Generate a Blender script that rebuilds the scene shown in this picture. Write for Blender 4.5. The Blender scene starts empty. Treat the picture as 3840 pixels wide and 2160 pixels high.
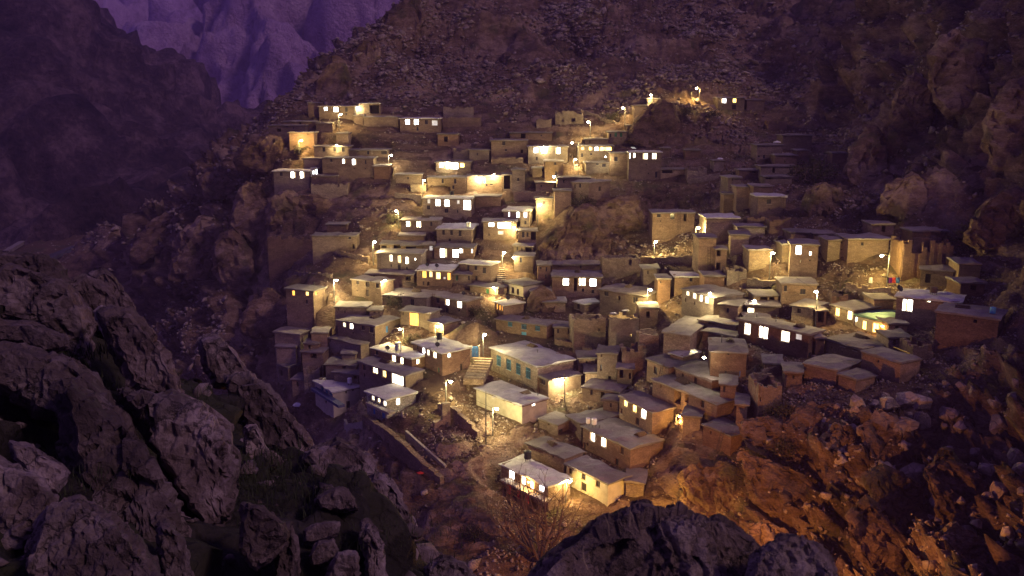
import bpy, bmesh, math, random
import numpy as np
from mathutils import Vector
sc = bpy.context.scene
COL = sc.collection
random.seed(7); RNG = np.random.default_rng(7)

# ------------------------------------------------------------------ camera
F = 3328.0; CX, CY = 1920.0, 1080.0; PITCH = math.atan(680.0/F); CZ = 60.0
cp, sp = math.cos(PITCH), math.sin(PITCH)
cam = bpy.data.cameras.new("camera"); camo = bpy.data.objects.new("camera", cam); COL.objects.link(camo)
camo.location = (0, 0, CZ); camo.rotation_euler = (math.pi/2-PITCH, 0, 0)
cam.sensor_width = 36.0; cam.lens = 36.0*F/3840.0; cam.clip_start = 0.1; cam.clip_end = 6000
cam.dof.use_dof = True; cam.dof.focus_distance = 120; cam.dof.aperture_fstop = 3.5
sc.camera = camo

# ------------------------------------------------------------------ dusk sky, last light, exposure
SUN_EL, SUN_AZ = math.radians(38), math.radians(126)
w = bpy.data.worlds.new("World"); sc.world = w; w.use_nodes = True
nt = w.node_tree; nt.nodes.clear()
sky = nt.nodes.new("ShaderNodeTexSky"); sky.sky_type = 'NISHITA'; sky.sun_disc = False
sky.sun_elevation = math.radians(1.0); sky.sun_rotation = SUN_AZ; sky.air_density = 1.3; sky.dust_density = 1.0; sky.ozone_density = 4.0
tint = nt.nodes.new("ShaderNodeMix"); tint.data_type = 'RGBA'; tint.blend_type = 'MIX'
tint.inputs[0].default_value = 0.86; tint.inputs[7].default_value = (0.55, 0.33, 1.4, 1)   # violet after-glow fills the whole dome
bg = nt.nodes.new("ShaderNodeBackground"); bg.inputs[1].default_value = 0.062
ow = nt.nodes.new("ShaderNodeOutputWorld")
nt.links.new(sky.outputs[0], tint.inputs[6]); nt.links.new(tint.outputs[2], bg.inputs[0]); nt.links.new(bg.outputs[0], ow.inputs[0])
sun = bpy.data.lights.new("sun", 'SUN'); sun.energy = 0.32; sun.angle = math.radians(8); sun.color = (1.0, 0.64, 0.72)
suno = bpy.data.objects.new("sun", sun); COL.objects.link(suno)
sd = Vector((math.cos(SUN_EL)*math.sin(SUN_AZ), math.cos(SUN_EL)*math.cos(SUN_AZ), math.sin(SUN_EL)))
suno.rotation_euler = sd.to_track_quat('Z', 'Y').to_euler()
sc.view_settings.view_transform = 'Standard'; sc.view_settings.look = 'None'
sc.view_settings.exposure = 1.4; sc.view_settings.gamma = 1.0; sc.view_settings.use_curve_mapping = False
sc.cycles.use_denoising = True; sc.cycles.max_bounces = 4; sc.cycles.diffuse_bounces = 2; sc.cycles.glossy_bounces = 2
sc.cycles.transmission_bounces = 2; sc.cycles.volume_bounces = 0; sc.cycles.sample_clamp_indirect = 3.0; sc.cycles.caustics_reflective = False
sc.cycles.caustics_refractive = False; sc.cycles.use_light_tree = True

# ------------------------------------------------------------------ pixel geometry
def ray(px, py):
    dx, dy = (px-CX)/F, (CY-py)/F
    return np.array([dx, dy*sp+cp, dy*cp-sp])
def atY(px, py, Y):
    d = ray(px, py); return np.array([0, 0, CZ]) + d*(Y/d[1])
def atZ(px, py, z):
    d = ray(px, py); return np.array([0, 0, CZ]) + d*((z-CZ)/d[2])
def proj(p):
    x, y, z = p[0], p[1], p[2]-CZ
    zd = y*cp - z*sp; return CX+F*x/zd, CY-F*(y*sp+z*cp)/zd

# ------------------------------------------------------------------ numpy noise
def _h(ix, iy, iz, s):
    with np.errstate(over='ignore'):
        h = (ix.astype(np.int64)*374761393 + iy.astype(np.int64)*668265263 + iz.astype(np.int64)*2147483647 + s*974711) & 0xffffffff
        h = ((h ^ (h >> 13))*1274126177) & 0xffffffff
        h = ((h ^ (h >> 16))*2246822519) & 0xffffffff
        h = h ^ (h >> 15)
    return (h & 0xffffff)/float(0xffffff)
def vnoise(P, size, seed=0):
    Q = np.asarray(P, float)/size; I = np.floor(Q); f = Q-I; f = f*f*(3-2*f); I = I.astype(np.int64)
    r = 0
    for a in (0, 1):
        for b in (0, 1):
            for c in (0, 1):
                wgt = (f[:, 0] if a else 1-f[:, 0])*(f[:, 1] if b else 1-f[:, 1])*(f[:, 2] if c else 1-f[:, 2])
                r = r + wgt*_h(I[:, 0]+a, I[:, 1]+b, I[:, 2]+c, seed)
    return r*2-1
def fbm(P, size, octv=4, seed=0, gain=.5):
    r = 0; a = 1
    for k in range(octv):
        r = r + a*vnoise(P, size, seed+k*17); size *= .5; a *= gain
    return r
def ridged(P, size, octv=4, seed=0, gain=.5):
    r = 0; a = 1
    for k in range(octv):
        r = r + a*(1-2*np.abs(vnoise(P, size, seed+k*19))); size *= .5; a *= gain
    return r
def blocks(P, size, seed=0, tilt=.5, crack=.35, aniso=(1, 1, 1)):
    """cellular rock blocks: every cell its own height and slant, joints sunk between them; about -1..1"""
    Q = np.asarray(P, float)*np.array(aniso)/size; I = np.floor(Q).astype(np.int64)
    n = len(Q); f1 = np.full(n, 9.); f2 = np.full(n, 9.); rid = np.zeros(n); D = np.zeros((n, 3)); T = np.zeros((n, 3))
    for a in (-1, 0, 1):
        for b in (-1, 0, 1):
            for c in (-1, 0, 1):
                J = I+np.array([a, b, c])
                sx, sy, sz = [_h(J[:, 0], J[:, 1], J[:, 2], seed+q) for q in (1, 2, 3)]
                d = Q-(J+np.stack([sx, sy, sz], 1)*.9); L = np.sqrt((d*d).sum(1))
                m = L < f1
                f2 = np.where(m, f1, np.minimum(f2, L)); f1 = np.where(m, L, f1)
                rid = np.where(m, _h(J[:, 0], J[:, 1], J[:, 2], seed+4), rid)
                D[m] = d[m]; T[m] = np.stack([sy, sz, sx], 1)[m]*2-1
    return (rid-.5)*1.2 + tilt*2*(D*T).sum(1) - crack*np.exp(-(f2-f1)/.09)

# ------------------------------------------------------------------ thin plate terrain
class TPS:
    def __init__(s, pts, lam=1.0):
        p = np.array(pts, float); s.p = p[:, :2]; n = len(p)
        K = s.U(s.p, s.p) + lam*np.eye(n); Pm = np.c_[np.ones(n), s.p]
        A = np.zeros((n+3, n+3)); A[:n, :n] = K; A[:n, n:] = Pm; A[n:, :n] = Pm.T
        s.w = np.linalg.solve(A, np.r_[p[:, 2], 0, 0, 0])
    def U(s, a, b):
        d2 = ((a[:, None]-b[None])**2).sum(2); return .5*d2*np.log(d2+1e-9)
    def __call__(s, xy):
        xy = np.asarray(xy, float); out = np.empty(len(xy)); n = len(s.p)
        for i in range(0, len(xy), 20000):
            q = xy[i:i+20000]; out[i:i+20000] = s.U(q, s.p)@s.w[:n] + np.c_[np.ones(len(q)), q]@s.w[n:]
        return out

cen = [(2160, 94), (1900, 106), (1750, 113), (1600, 121), (1460, 131), (1300, 143), (1150, 156), (1000, 170), (850, 185),
       (700, 200), (560, 216), (430, 233), (330, 252), (200, 280), (0, 325), (-150, 365)]
ctl = []
for py, Y in cen:
    for px, k in ((1500, 1.0), (1950, 1.0), (2300, .985)):
        if py >= 1900 and px == 1500: continue
        if px == 1500 and py < 60: continue
        ctl.append((px, py, Y*k))
ctl += [(2900, 1330, 121), (2900, 1100, 138), (2900, 950, 150), (2900, 800, 166), (2880, 600, 196), (2800, 450, 226), (2750, 300, 256), (2950, 100, 312), (2950, -100, 350),
        (2600, 1250, 131), (2650, 1480, 115), (2735, 1695, 104), (2560, 1960, 101), (2800, 1900, 98), (3000, 1700, 98), (3000, 2050, 90), (3300, 1450, 105), (3600, 1260, 112),
        (3700, 1000, 130), (3500, 1050, 132), (3300, 940, 142), (3800, 1600, 88), (3500, 1900, 84), (3300, 2160, 79), (3840, 2160, 66), (2400, 2160, 92),
        (3800, 700, 140), (3800, 400, 158), (3800, 100, 176), (3800, -150, 192), (3400, 700, 168), (3400, 400, 194), (3400, 100, 220), (3400, -150, 240),
        (3100, 500, 215), (3100, 200, 256), (3100, 0, 285), (4300, 600, 120), (4300, 100, 150), (4300, 1400, 80),
        (2230, 995, 173), (2230, 765, 181), (2300, 690, 199), (2030, 950, 175), (2430, 950, 172), (2100, 740, 195), (2440, 740, 192), (2430, 560, 214), (2440, 392, 226),
        (1100, 1320, 152), (1060, 1185, 162), (900, 1300, 168), (750, 1300, 187), (900, 1180, 187), (980, 1040, 194), (1000, 860, 200), (1060, 720, 205), (900, 900, 206),
        (900, 720, 215), (800, 1020, 211), (750, 1150, 206), (650, 1000, 228), (600, 1180, 220), (550, 900, 252), (450, 1050, 258),
        (730, 640, 240), (890, 545, 238), (560, 760, 262), (430, 872, 292), (1000, 432, 241), (1160, 400, 241), (1200, 250, 268), (1330, 150, 290), (1450, 60, 310), (1560, -20, 328), (1640, -150, 360),
        (300, 905, 335), (0, 935, 330), (200, 1000, 300), (500, 1250, 226), (-300, 1000, 300), (1250, 1500, 141)]
W3 = [tuple(atY(*c)) for c in ctl]
for (px, py, Y) in [(730, 640, 240), (890, 545, 238), (560, 760, 262), (1000, 432, 241), (1200, 250, 268), (1330, 150, 290), (1450, 60, 310), (1640, -150, 360)]:
    p = atY(px, py, Y); drop = max(p[2]-8, 6)
    W3.append((p[0]-16, p[1]+30, p[2]-min(26, drop*.6))); W3.append((p[0]-40, p[1]+75, 4.0))
W3 += [(-45, 150, 1.5), (-25, 105, 1.5), (0, 72, 3), (25, 62, 8), (-120, 210, 2), (-170, 260, 3), (-190, 380, 6), (-110, 400, 6), (0, 70, 3), (150, 430, 150), (0, 440, 130), (230, 300, 130)]
BASE = TPS(W3, .6)
def hit(px, py):
    d = ray(px, py); Y = np.arange(60, 520, .4); P = np.array([0, 0, CZ])+d[None]*(Y/d[1])[:, None]
    z = BASE(P[:, :2]); k = np.argmax(P[:, 2] < z)
    if P[k, 2] >= z[k]: k = len(Y)-1
    a = P[k-1] if k else P[k]; b = P[k]
    za, zb = a[2]-BASE([a[:2]])[0], b[2]-BASE([b[:2]])[0]; t = za/(za-zb) if za != zb else 0
    return a+(b-a)*min(max(t, 0), 1)

# ------------------------------------------------------------------ materials
def mat_new(name):
    m = bpy.data.materials.new(name); m.use_nodes = True; n = m.node_tree
    n.nodes.clear(); o = n.nodes.new("ShaderNodeOutputMaterial"); b = n.nodes.new("ShaderNodeBsdfPrincipled")
    n.links.new(b.outputs[0], o.inputs[0]); b.inputs["Roughness"].default_value = .9
    b.inputs["Specular IOR Level"].default_value = .25
    return m, n, b
def N(n, t, **kw):
    x = n.nodes.new(t)
    for k, v in kw.items():
        if k.startswith("i_"): x.inputs[int(k[2:])].default_value = v
        else: setattr(x, k, v)
    return x
def ramp(n, stops):
    r = n.nodes.new("ShaderNodeValToRGB"); e = r.color_ramp.elements
    while len(e) < len(stops): e.new(.5)
    for k, (p, c) in enumerate(stops):
        e[k].position = p; e[k].color = (*c, 1) if len(c) == 3 else c
    return r
def g3(v): return (v, v, v)
def earth(name, cols, big=18., mid=3., fine=.5, crack=1.2, bump=.6, crackamt=.5, strata=(1, 1, 1), vary=0.0, rough=.92, grassy=0.0, crw=.10, cb=.5, soil=None, sh=(.36, .52, .68)):
    """cols: dark, mean, light; noise at three sizes, joints between stones as relief and soil colour"""
    m, n, b = mat_new(name); L = n.links
    geo = N(n, "ShaderNodeNewGeometry"); mp = N(n, "ShaderNodeMapping"); mp.inputs["Scale"].default_value = strata
    L.new(geo.outputs["Position"], mp.inputs[0])
    a = N(n, "ShaderNodeTexNoise"); a.inputs["Scale"].default_value = 1/big; a.inputs["Detail"].default_value = 4; L.new(mp.outputs[0], a.inputs[0])
    c = N(n, "ShaderNodeTexNoise"); c.inputs["Scale"].default_value = 1/mid; c.inputs["Detail"].default_value = 6; c.inputs["Roughness"].default_value = .65; L.new(mp.outputs[0], c.inputs[0])
    d = N(n, "ShaderNodeTexNoise"); d.inputs["Scale"].default_value = 1/fine; d.inputs["Detail"].default_value = 5; d.inputs["Roughness"].default_value = .7; L.new(mp.outputs[0], d.inputs[0])
    s1 = N(n, "ShaderNodeMath", operation='MULTIPLY_ADD'); s1.inputs[1].default_value = .45; L.new(a.outputs[0], s1.inputs[0])
    s0 = N(n, "ShaderNodeMath", operation='MULTIPLY_ADD'); s0.inputs[1].default_value = .38; s0.inputs[2].default_value = 0; L.new(c.outputs[0], s0.inputs[0])
    s2 = N(n, "ShaderNodeMath", operation='MULTIPLY_ADD'); s2.inputs[1].default_value = .22; L.new(d.outputs[0], s2.inputs[0]); L.new(s0.outputs[0], s2.inputs[2]); L.new(s2.outputs[0], s1.inputs[2])
    r = ramp(n, [(sh[0], cols[0]), (sh[1], cols[1]), (sh[2], cols[2])]); L.new(s1.outputs[0], r.inputs[0])
    out = r.outputs[0]
    wv = N(n, "ShaderNodeMixRGB", blend_type='ADD'); wv.inputs[0].default_value = 1
    wm = N(n, "ShaderNodeMixRGB", blend_type='MULTIPLY'); wm.inputs[0].default_value = 1; wm.inputs[2].default_value = (crack*.9,)*3+(1,)
    L.new(c.outputs[1], wm.inputs[1]); L.new(mp.outputs[0], wv.inputs[1]); L.new(wm.outputs[0], wv.inputs[2])
    v = N(n, "ShaderNodeTexVoronoi", feature='DISTANCE_TO_EDGE'); v.inputs["Scale"].default_value = 1/crack; L.new(wv.outputs[0], v.inputs[0])
    vc = N(n, "ShaderNodeTexVoronoi", feature='F1'); vc.inputs["Scale"].default_value = 1/crack; L.new(wv.outputs[0], vc.inputs[0])
    cr = ramp(n, [(0, g3(0)), (crw, g3(1))]); L.new(v.outputs[0], cr.inputs[0])
    if crackamt:
        mx = N(n, "ShaderNodeMixRGB", blend_type='MULTIPLY'); mx.inputs[0].default_value = crackamt
        L.new(out, mx.inputs[1]); L.new(cr.outputs[0], mx.inputs[2])
        sep = N(n, "ShaderNodeSeparateColor"); L.new(vc.outputs[1], sep.inputs[0])
        tone = N(n, "ShaderNodeMapRange"); tone.inputs[3].default_value = .72; tone.inputs[4].default_value = 1.28; L.new(sep.outputs[0], tone.inputs[0])
        mv = N(n, "ShaderNodeMixRGB", blend_type='MULTIPLY'); mv.inputs[0].default_value = min(1, crackamt*1.4); L.new(mx.outputs[0], mv.inputs[1]); L.new(tone.outputs[0], mv.inputs[2]); out = mv.outputs[0]
    if soil:
        sx = N(n, "ShaderNodeSeparateXYZ"); L.new(geo.outputs["Normal"], sx.inputs[0])
        sa = N(n, "ShaderNodeMath", operation='MULTIPLY_ADD'); sa.inputs[1].default_value = .5; L.new(c.outputs[0], sa.inputs[0]); L.new(sx.outputs[2], sa.inputs[2])
        sr = ramp(n, [(.96, g3(0)), (1.0, g3(1))]); sb = N(n, "ShaderNodeMath", operation='MULTIPLY'); sb.inputs[1].default_value = .86; L.new(sa.outputs[0], sb.inputs[0]); L.new(sb.outputs[0], sr.inputs[0])
        ms = N(n, "ShaderNodeMixRGB"); ms.inputs[2].default_value = (*soil, 1); L.new(sr.outputs[0], ms.inputs[0]); L.new(out, ms.inputs[1]); out = ms.outputs[0]
    if grassy:
        gn = N(n, "ShaderNodeTexNoise"); gn.inputs["Scale"].default_value = .16; gn.inputs["Detail"].default_value = 6; L.new(geo.outputs["Position"], gn.inputs[0])
        gr = ramp(n, [(.56, g3(0)), (.66, g3(1))]); L.new(gn.outputs[0], gr.inputs[0])
        gm = N(n, "ShaderNodeMath", operation='MULTIPLY'); gm.inputs[1].default_value = grassy; L.new(gr.outputs[0], gm.inputs[0])
        mg = N(n, "ShaderNodeMixRGB"); mg.inputs[2].default_value = (.06, .065, .03, 1); L.new(gm.outputs[0], mg.inputs[0]); L.new(out, mg.inputs[1]); out = mg.outputs[0]
    if vary:
        oi = N(n, "ShaderNodeObjectInfo"); mr = N(n, "ShaderNodeMapRange"); mr.inputs[3].default_value = 1-vary; mr.inputs[4].default_value = 1+vary; L.new(oi.outputs["Random"], mr.inputs[0])
        hs = N(n, "ShaderNodeHueSaturation"); L.new(mr.outputs[0], hs.inputs["Value"])
        m2 = N(n, "ShaderNodeMapRange"); m2.inputs[3].default_value = .75; m2.inputs[4].default_value = 1.15
        fr = N(n, "ShaderNodeMath", operation='FRACT'); ml = N(n, "ShaderNodeMath", operation='MULTIPLY'); ml.inputs[1].default_value = 7.31; L.new(oi.outputs["Random"], ml.inputs[0]); L.new(ml.outputs[0], fr.inputs[0]); L.new(fr.outputs[0], m2.inputs[0]); L.new(m2.outputs[0], hs.inputs["Saturation"])
        L.new(out, hs.inputs["Color"]); out = hs.outputs[0]
    L.new(out, b.inputs["Base Color"]); b.inputs["Roughness"].default_value = rough
    h = N(n, "ShaderNodeMath", operation='MULTIPLY_ADD'); h.inputs[1].default_value = cb; L.new(cr.outputs[0], h.inputs[0])
    hh = N(n, "ShaderNodeMath", operation='MULTIPLY_ADD'); hh.inputs[1].default_value = .8; L.new(c.outputs[0], hh.inputs[0]); L.new(d.outputs[0], hh.inputs[2]); L.new(hh.outputs[0], h.inputs[2])
    bp = N(n, "ShaderNodeBump"); bp.inputs["Strength"].default_value = bump; bp.inputs["Distance"].default_value = crack*.35; L.new(h.outputs[0], bp.inputs["Height"]); L.new(bp.outputs[0], b.inputs["Normal"])
    return m
def plain(name, col, rough=.6, metal=0, noise=.25, scale=3.):
    m, n, b = mat_new(name); L = n.links
    geo = N(n, "ShaderNodeNewGeometry"); t = N(n, "ShaderNodeTexNoise"); t.inputs["Scale"].default_value = scale; t.inputs["Detail"].default_value = 5; L.new(geo.outputs["Position"], t.inputs[0])
    r = ramp(n, [(.3, tuple(c*(1-noise) for c in col)), (.7, tuple(min(1, c*(1+noise)) for c in col))]); L.new(t.outputs[0], r.inputs[0]); L.new(r.outputs[0], b.inputs["Base Color"])
    b.inputs["Roughness"].default_value = rough; b.inputs["Metallic"].default_value = metal
    return m
def glow(name, col, strength, uneven=.35, scale=1.5):
    m, n, b = mat_new(name); L = n.links
    geo = N(n, "ShaderNodeNewGeometry"); t = N(n, "ShaderNodeTexNoise"); t.inputs["Scale"].default_value = scale; L.new(geo.outputs["Position"], t.inputs[0])
    r = N(n, "ShaderNodeMapRange"); r.inputs[1].default_value = .3; r.inputs[2].default_value = .7; r.inputs[3].default_value = strength*(1-uneven); r.inputs[4].default_value = strength*(1+uneven); L.new(t.outputs[0], r.inputs[0])
    b.inputs["Base Color"].default_value = (*[c*.6 for c in col], 1); b.inputs["Emission Color"].default_value = (*col, 1); L.new(r.outputs[0], b.inputs["Emission Strength"])
    return m
M = {}
M['hill'] = earth("hillside_rock", [(.045, .026, .018), (.19, .118, .082), (.40, .285, .215)], big=16, mid=2.6, fine=.45, crack=1.6, bump=1.0, crackamt=0, strata=(1, 1, 2.2), grassy=.6, cb=.12, soil=(.115, .070, .045), sh=(.40, .52, .64))
M['stone'] = earth("loose_stone", [(.13, .095, .078), (.28, .215, .18), (.52, .43, .38)], big=5, mid=1.5, fine=.3, crack=.9, bump=.6, crackamt=.25)
M['fg'] = earth("near_rock", [(.024, .016, .016), (.14, .10, .096), (.44, .35, .345)], big=3.2, mid=.9, fine=.16, crack=2.4, bump=.45, crackamt=.7, crw=.025)
M['fgp'] = earth("near_rock_lightened", [(.05, .034, .028), (.23, .165, .14), (.56, .45, .41)], big=1.1, mid=.35, fine=.05, crack=.7, bump=.7, crackamt=.6, crw=.03)  # paler copy of near rock; missing light on the shaded boulders painted in
M['soil'] = earth("dark_soil", [(.012, .011, .008), (.03, .025, .02), (.06, .05, .04)], big=4, mid=1, fine=.15, crack=.7, bump=.7, crackamt=.3, grassy=.5)
M['mount'] = earth("far_mountain_rock_haze_tint", [(.10, .06, .11), (.54, .34, .60), (.84, .60, .86)], big=60, mid=13, fine=4, crack=30, bump=1.0, crackamt=0, cb=.05, sh=(.34, .52, .70))  # violet of dusk light and distance haze is put into the rock colour
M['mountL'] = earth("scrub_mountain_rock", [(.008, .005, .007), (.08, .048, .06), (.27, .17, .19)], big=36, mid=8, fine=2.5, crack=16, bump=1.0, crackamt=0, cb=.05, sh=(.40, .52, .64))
M['mud'] = earth("mud_plaster", [(.13, .088, .060), (.235, .163, .115), (.35, .255, .185)], big=5, mid=1.1, fine=.2, crack=.36, bump=.5, crackamt=.34, vary=.2, strata=(1, 1, 2.0), crw=.14)
M['mudr'] = earth("red_mud_plaster", [(.12, .070, .050), (.21, .132, .093), (.31, .205, .15)], big=5, mid=1.1, fine=.2, crack=.36, bump=.5, crackamt=.34, vary=.18, strata=(1, 1, 2.0), crw=.14)
M['rub'] = earth("rubble_wall", [(.14, .095, .065), (.27, .195, .14), (.42, .33, .25)], big=6, mid=1, fine=.2, crack=.42, bump=.7, crackamt=.4, vary=.15, strata=(1, 1, 1.7))
M['grey'] = earth("grey_stone_wall", [(.22, .20, .18), (.36, .33, .30), (.5, .47, .43)], big=6, mid=1, fine=.2, crack=.45, bump=.8, crackamt=.6, vary=.05, strata=(1, 1, 1.8))
M['roof'] = earth("mud_roof", [(.135, .112, .105), (.205, .175, .168), (.29, .255, .25)], big=5, mid=1.2, fine=.2, crack=1.1, bump=.3, crackamt=.08, vary=.18)
M['slate'] = earth("violet_grey_roof", [(.24, .225, .25), (.33, .31, .35), (.43, .41, .45)], big=4, mid=1, fine=.2, crack=1.4, bump=.2, crackamt=.15, crw=.03)
M['pale'] = earth("pale_cement_roof", [(.42, .40, .37), (.55, .53, .50), (.64, .62, .59)], big=4, mid=1, fine=.2, crack=1.0, bump=.2, crackamt=.25, crw=.04, vary=.05)
M['conc'] = earth("rough_concrete", [(.26, .22, .18), (.36, .31, .26), (.45, .40, .34)], big=6, mid=1.4, fine=.2, crack=1.4, bump=.3, crackamt=.15)
M['plast'] = plain("light_plaster", (.44, .385, .30), .85, noise=.15, scale=1.2)
M['wood'] = plain("old_timber", (.11, .075, .05), .8, noise=.4, scale=6)
M['dark'] = plain("dark_doorway_wood", (.03, .024, .022), .8, noise=.4, scale=5)
M['glass'] = plain("unlit_glass", (.035, .035, .05), .12, noise=.2)
M['frame'] = plain("pale_window_frame", (.42, .38, .32), .6, noise=.15)
M['blue'] = plain("blue_paint", (.06, .20, .50), .5, noise=.3, scale=4)
M['sky'] = plain("sky_blue_paint", (.12, .38, .60), .5, noise=.2, scale=4)
M['green'] = plain("green_paint", (.04, .16, .09), .5, noise=.2, scale=4)
M['bgrey'] = plain("blue_grey_paint", (.07, .08, .17), .6, noise=.2)
M['metal'] = plain("galvanised_metal", (.45, .46, .48), .35, .85, noise=.3, scale=5)
M['pole'] = plain("pole_steel", (.16, .16, .16), .5, .6, noise=.2)
M['tin'] = plain("tin_sheet", (.50, .50, .55), .4, .5, noise=.3, scale=1.5)
M['tingreen'] = plain("green_tin_sheet", (.20, .36, .30), .45, .3, noise=.2, scale=1.5)
M['white'] = plain("white_cloth", (.75, .73, .72), .9, noise=.1)
M['red'] = plain("red_cloth", (.55, .05, .04), .9, noise=.25, scale=4)
M['purple'] = plain("purple_cloth", (.32, .05, .42), .9, noise=.25, scale=4)
M['yellow'] = plain("yellow_paint", (.65, .42, .04), .5, noise=.15)
M['black'] = plain("black_plastic", (.02, .02, .025), .5, noise=.3)
M['straw'] = plain("dry_straw", (.34, .26, .17), .9, noise=.3, scale=9)
M['grass'] = plain("night_grass", (.040, .048, .022), .9, noise=.5, scale=5)
M['bark'] = plain("dark_bark", (.10, .062, .052), .9, noise=.3, scale=9)
M['bush'] = plain("dark_scrub_leaf", (.05, .045, .025), .9, noise=.5, scale=2)
M['road'] = plain("pale_track", (.24, .20, .19), .9, noise=.2, scale=.3)
M['water'] = plain("stream_water", (.10, .10, .13), .15, noise=.3, scale=.2)
M['W'] = glow("lit_window_white", (1, .93, .76), 6.0)
M['W2'] = glow("lit_window_cool", (.96, .96, 1.0), 5.0, .5, 2.5)
M['W3'] = glow("lit_window_warm", (1, .80, .46), 4.0, .55, 2.5)
M['W4'] = glow("lit_window_curtained", (1, .86, .62), 1.6, .6, 3.5)
M['curtain'] = glow("lit_curtain", (1, .72, .40), .55, .4, 6)
M['P'] = glow("curtained_window_dim", (.9, .85, .8), .22)
M['Y'] = glow("lit_window_yellow", (1, .66, .16), 2.2)
M['O'] = glow("lit_window_orange", (1, .40, .06), 1.5)
M['K'] = glow("lit_window_pink", (1, .80, .86), 2.0)
M['bulb'] = glow("lamp_glass", (1, .9, .62), 60, .05)
M['bulbo'] = glow("sodium_lamp_glass", (1, .5, .12), 25, .05)
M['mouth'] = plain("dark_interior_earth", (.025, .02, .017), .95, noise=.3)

# ------------------------------------------------------------------ object helpers
def mesh_obj(name, verts, faces, mat, parent=None, base=None, smooth=False):
    me = bpy.data.meshes.new(name); v = np.asarray(verts, float)
    if base is not None: v = v-np.asarray(base)
    me.from_pydata(v.tolist() if len(v) < 5000 else [tuple(q) for q in v], [], faces); me.materials.append(M[mat] if isinstance(mat, str) else mat)
    if smooth: me.shade_smooth()
    o = bpy.data.objects.new(name, me); COL.objects.link(o)
    if parent is not None: o.parent = parent
    elif base is not None: o.location = base
    return o
def empty(name, base, label, cat, group=None):
    o = bpy.data.objects.new(name, None); COL.objects.link(o); o.location = base; o.empty_display_size = .3
    o["label"] = label; o["category"] = cat
    if group: o["group"] = group
    return o
def tag(o, label, cat, group=None, kind=None):
    if label: o["label"] = label
    if cat: o["category"] = cat
    if group: o["group"] = group
    if kind: o["kind"] = kind
    return o
class MB:
    def __init__(s): s.v = []; s.f = []
    def quad(s, a, b, c, d):
        k = len(s.v); s.v += [a, b, c, d]; s.f.append((k, k+1, k+2, k+3))
    def box8(s, p):      # p: 4 bottom (ccw) + 4 top
        k = len(s.v); s.v += [tuple(q) for q in p]
        s.f += [(k+3, k+2, k+1, k), (k+4, k+5, k+6, k+7), (k, k+1, k+5, k+4), (k+1, k+2, k+6, k+5), (k+2, k+3, k+7, k+6), (k+3, k, k+4, k+7)]
    def obox(s, c, u, v, n, a, b, h):   # centre of base, axes, half sizes a,b, height h along n
        c, u, v, n = [np.asarray(q, float) for q in (c, u, v, n)]
        q = [c-u*a-v*b, c+u*a-v*b, c+u*a+v*b, c-u*a+v*b]; s.box8(q+[x+n*h for x in q])
    def tube(s, pts, rad, seg=6, cap=True):
        k0 = len(s.v); pts = [np.asarray(p, float) for p in pts]; n = len(pts)
        for i, p in enumerate(pts):
            t = pts[min(i+1, n-1)]-pts[max(i-1, 0)]; t = t/(np.linalg.norm(t)+1e-9)
            a = np.cross(t, (0, 0, 1) if abs(t[2]) < .9 else (1, 0, 0)); a /= np.linalg.norm(a); b = np.cross(t, a)
            r = rad[i] if hasattr(rad, '__len__') else rad
            for j in range(seg):
                q = 2*math.pi*j/seg; s.v.append(tuple(p+r*(a*math.cos(q)+b*math.sin(q))))
        for i in range(n-1):
            for j in range(seg):
                j2 = (j+1) % seg; s.f.append((k0+i*seg+j, k0+i*seg+j2, k0+(i+1)*seg+j2, k0+(i+1)*seg+j))
        if cap: s.f.append(tuple(k0+j for j in range(seg))[::-1]); s.f.append(tuple(k0+(n-1)*seg+j for j in range(seg)))
    def lathe(s, c, prof, seg=12):
        k0 = len(s.v)
        for r, z in prof:
            for j in range(seg):
                q = 2*math.pi*j/seg; s.v.append((c[0]+r*math.cos(q), c[1]+r*math.sin(q), c[2]+z))
        for i in range(len(prof)-1):
            for j in range(seg):
                j2 = (j+1) % seg; s.f.append((k0+i*seg+j, k0+i*seg+j2, k0+(i+1)*seg+j2, k0+(i+1)*seg+j))
        s.f.append(tuple(k0+j for j in range(seg))[::-1]); s.f.append(tuple(k0+(len(prof)-1)*seg+j for j in range(seg)))
    def build(s, name, mat, parent=None, base=None, smooth=False): return mesh_obj(name, s.v, s.f, mat, parent, base, smooth)
Z = np.array([0, 0, 1.])

# ------------------------------------------------------------------ houses: footprint from the roof line, depth from the hillside
HOUSES = {}; FOOT = []
def along(P, dirv, px):           # distance along dirv from P until the picture column px is reached
    k = (px-CX)/F; zd = P[1]*cp-(P[2]-CZ)*sp
    return (k*zd-P[0])/(dirv[0]-k*dirv[1]*cp)
def footprint(xl, xr, yt, yb, xs=None, ytl=None, yaw=0., dep=5., Y=None):
    B = hit(xr, yb) if Y is None else atY(xr, yb, Y)
    Bt = atY(xr, yt, B[1]); zt = Bt[2]
    if ytl is not None:
        A = atZ(xl, ytl, zt); u = (Bt-A)[:2]; yaw = min(math.atan2(-u[1], u[0]), math.radians(62))
    else: yaw = math.radians(yaw)
    u = np.array([math.cos(yaw), -math.sin(yaw), 0]); v = np.array([math.sin(yaw), math.cos(yaw), 0])
    W = -along(Bt, u, xl)
    if xs is not None:
        t = along(Bt, v, xs)
        if 1.0 < t < 16: dep = max(t, 3.6)
    return B, zt, u, v, W, dep
def ray_plane(px, py, P, n):
    d = ray(px, py); o = np.array([0, 0, CZ]); t = np.dot(P-o, n)/np.dot(d, n); return o+d*t
PANE = {'W': 'W', 'P': 'P', 'Y': 'Y', 'O': 'O', 'K': 'K', 'd': 'glass', 'b': 'glass', 'D': 'dark', 'B': 'sky', 'U': 'blue', 'G': 'green', 'm': 'mouth', 'A': 'W', 'w': 'W', 'g': 'glass'}
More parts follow.
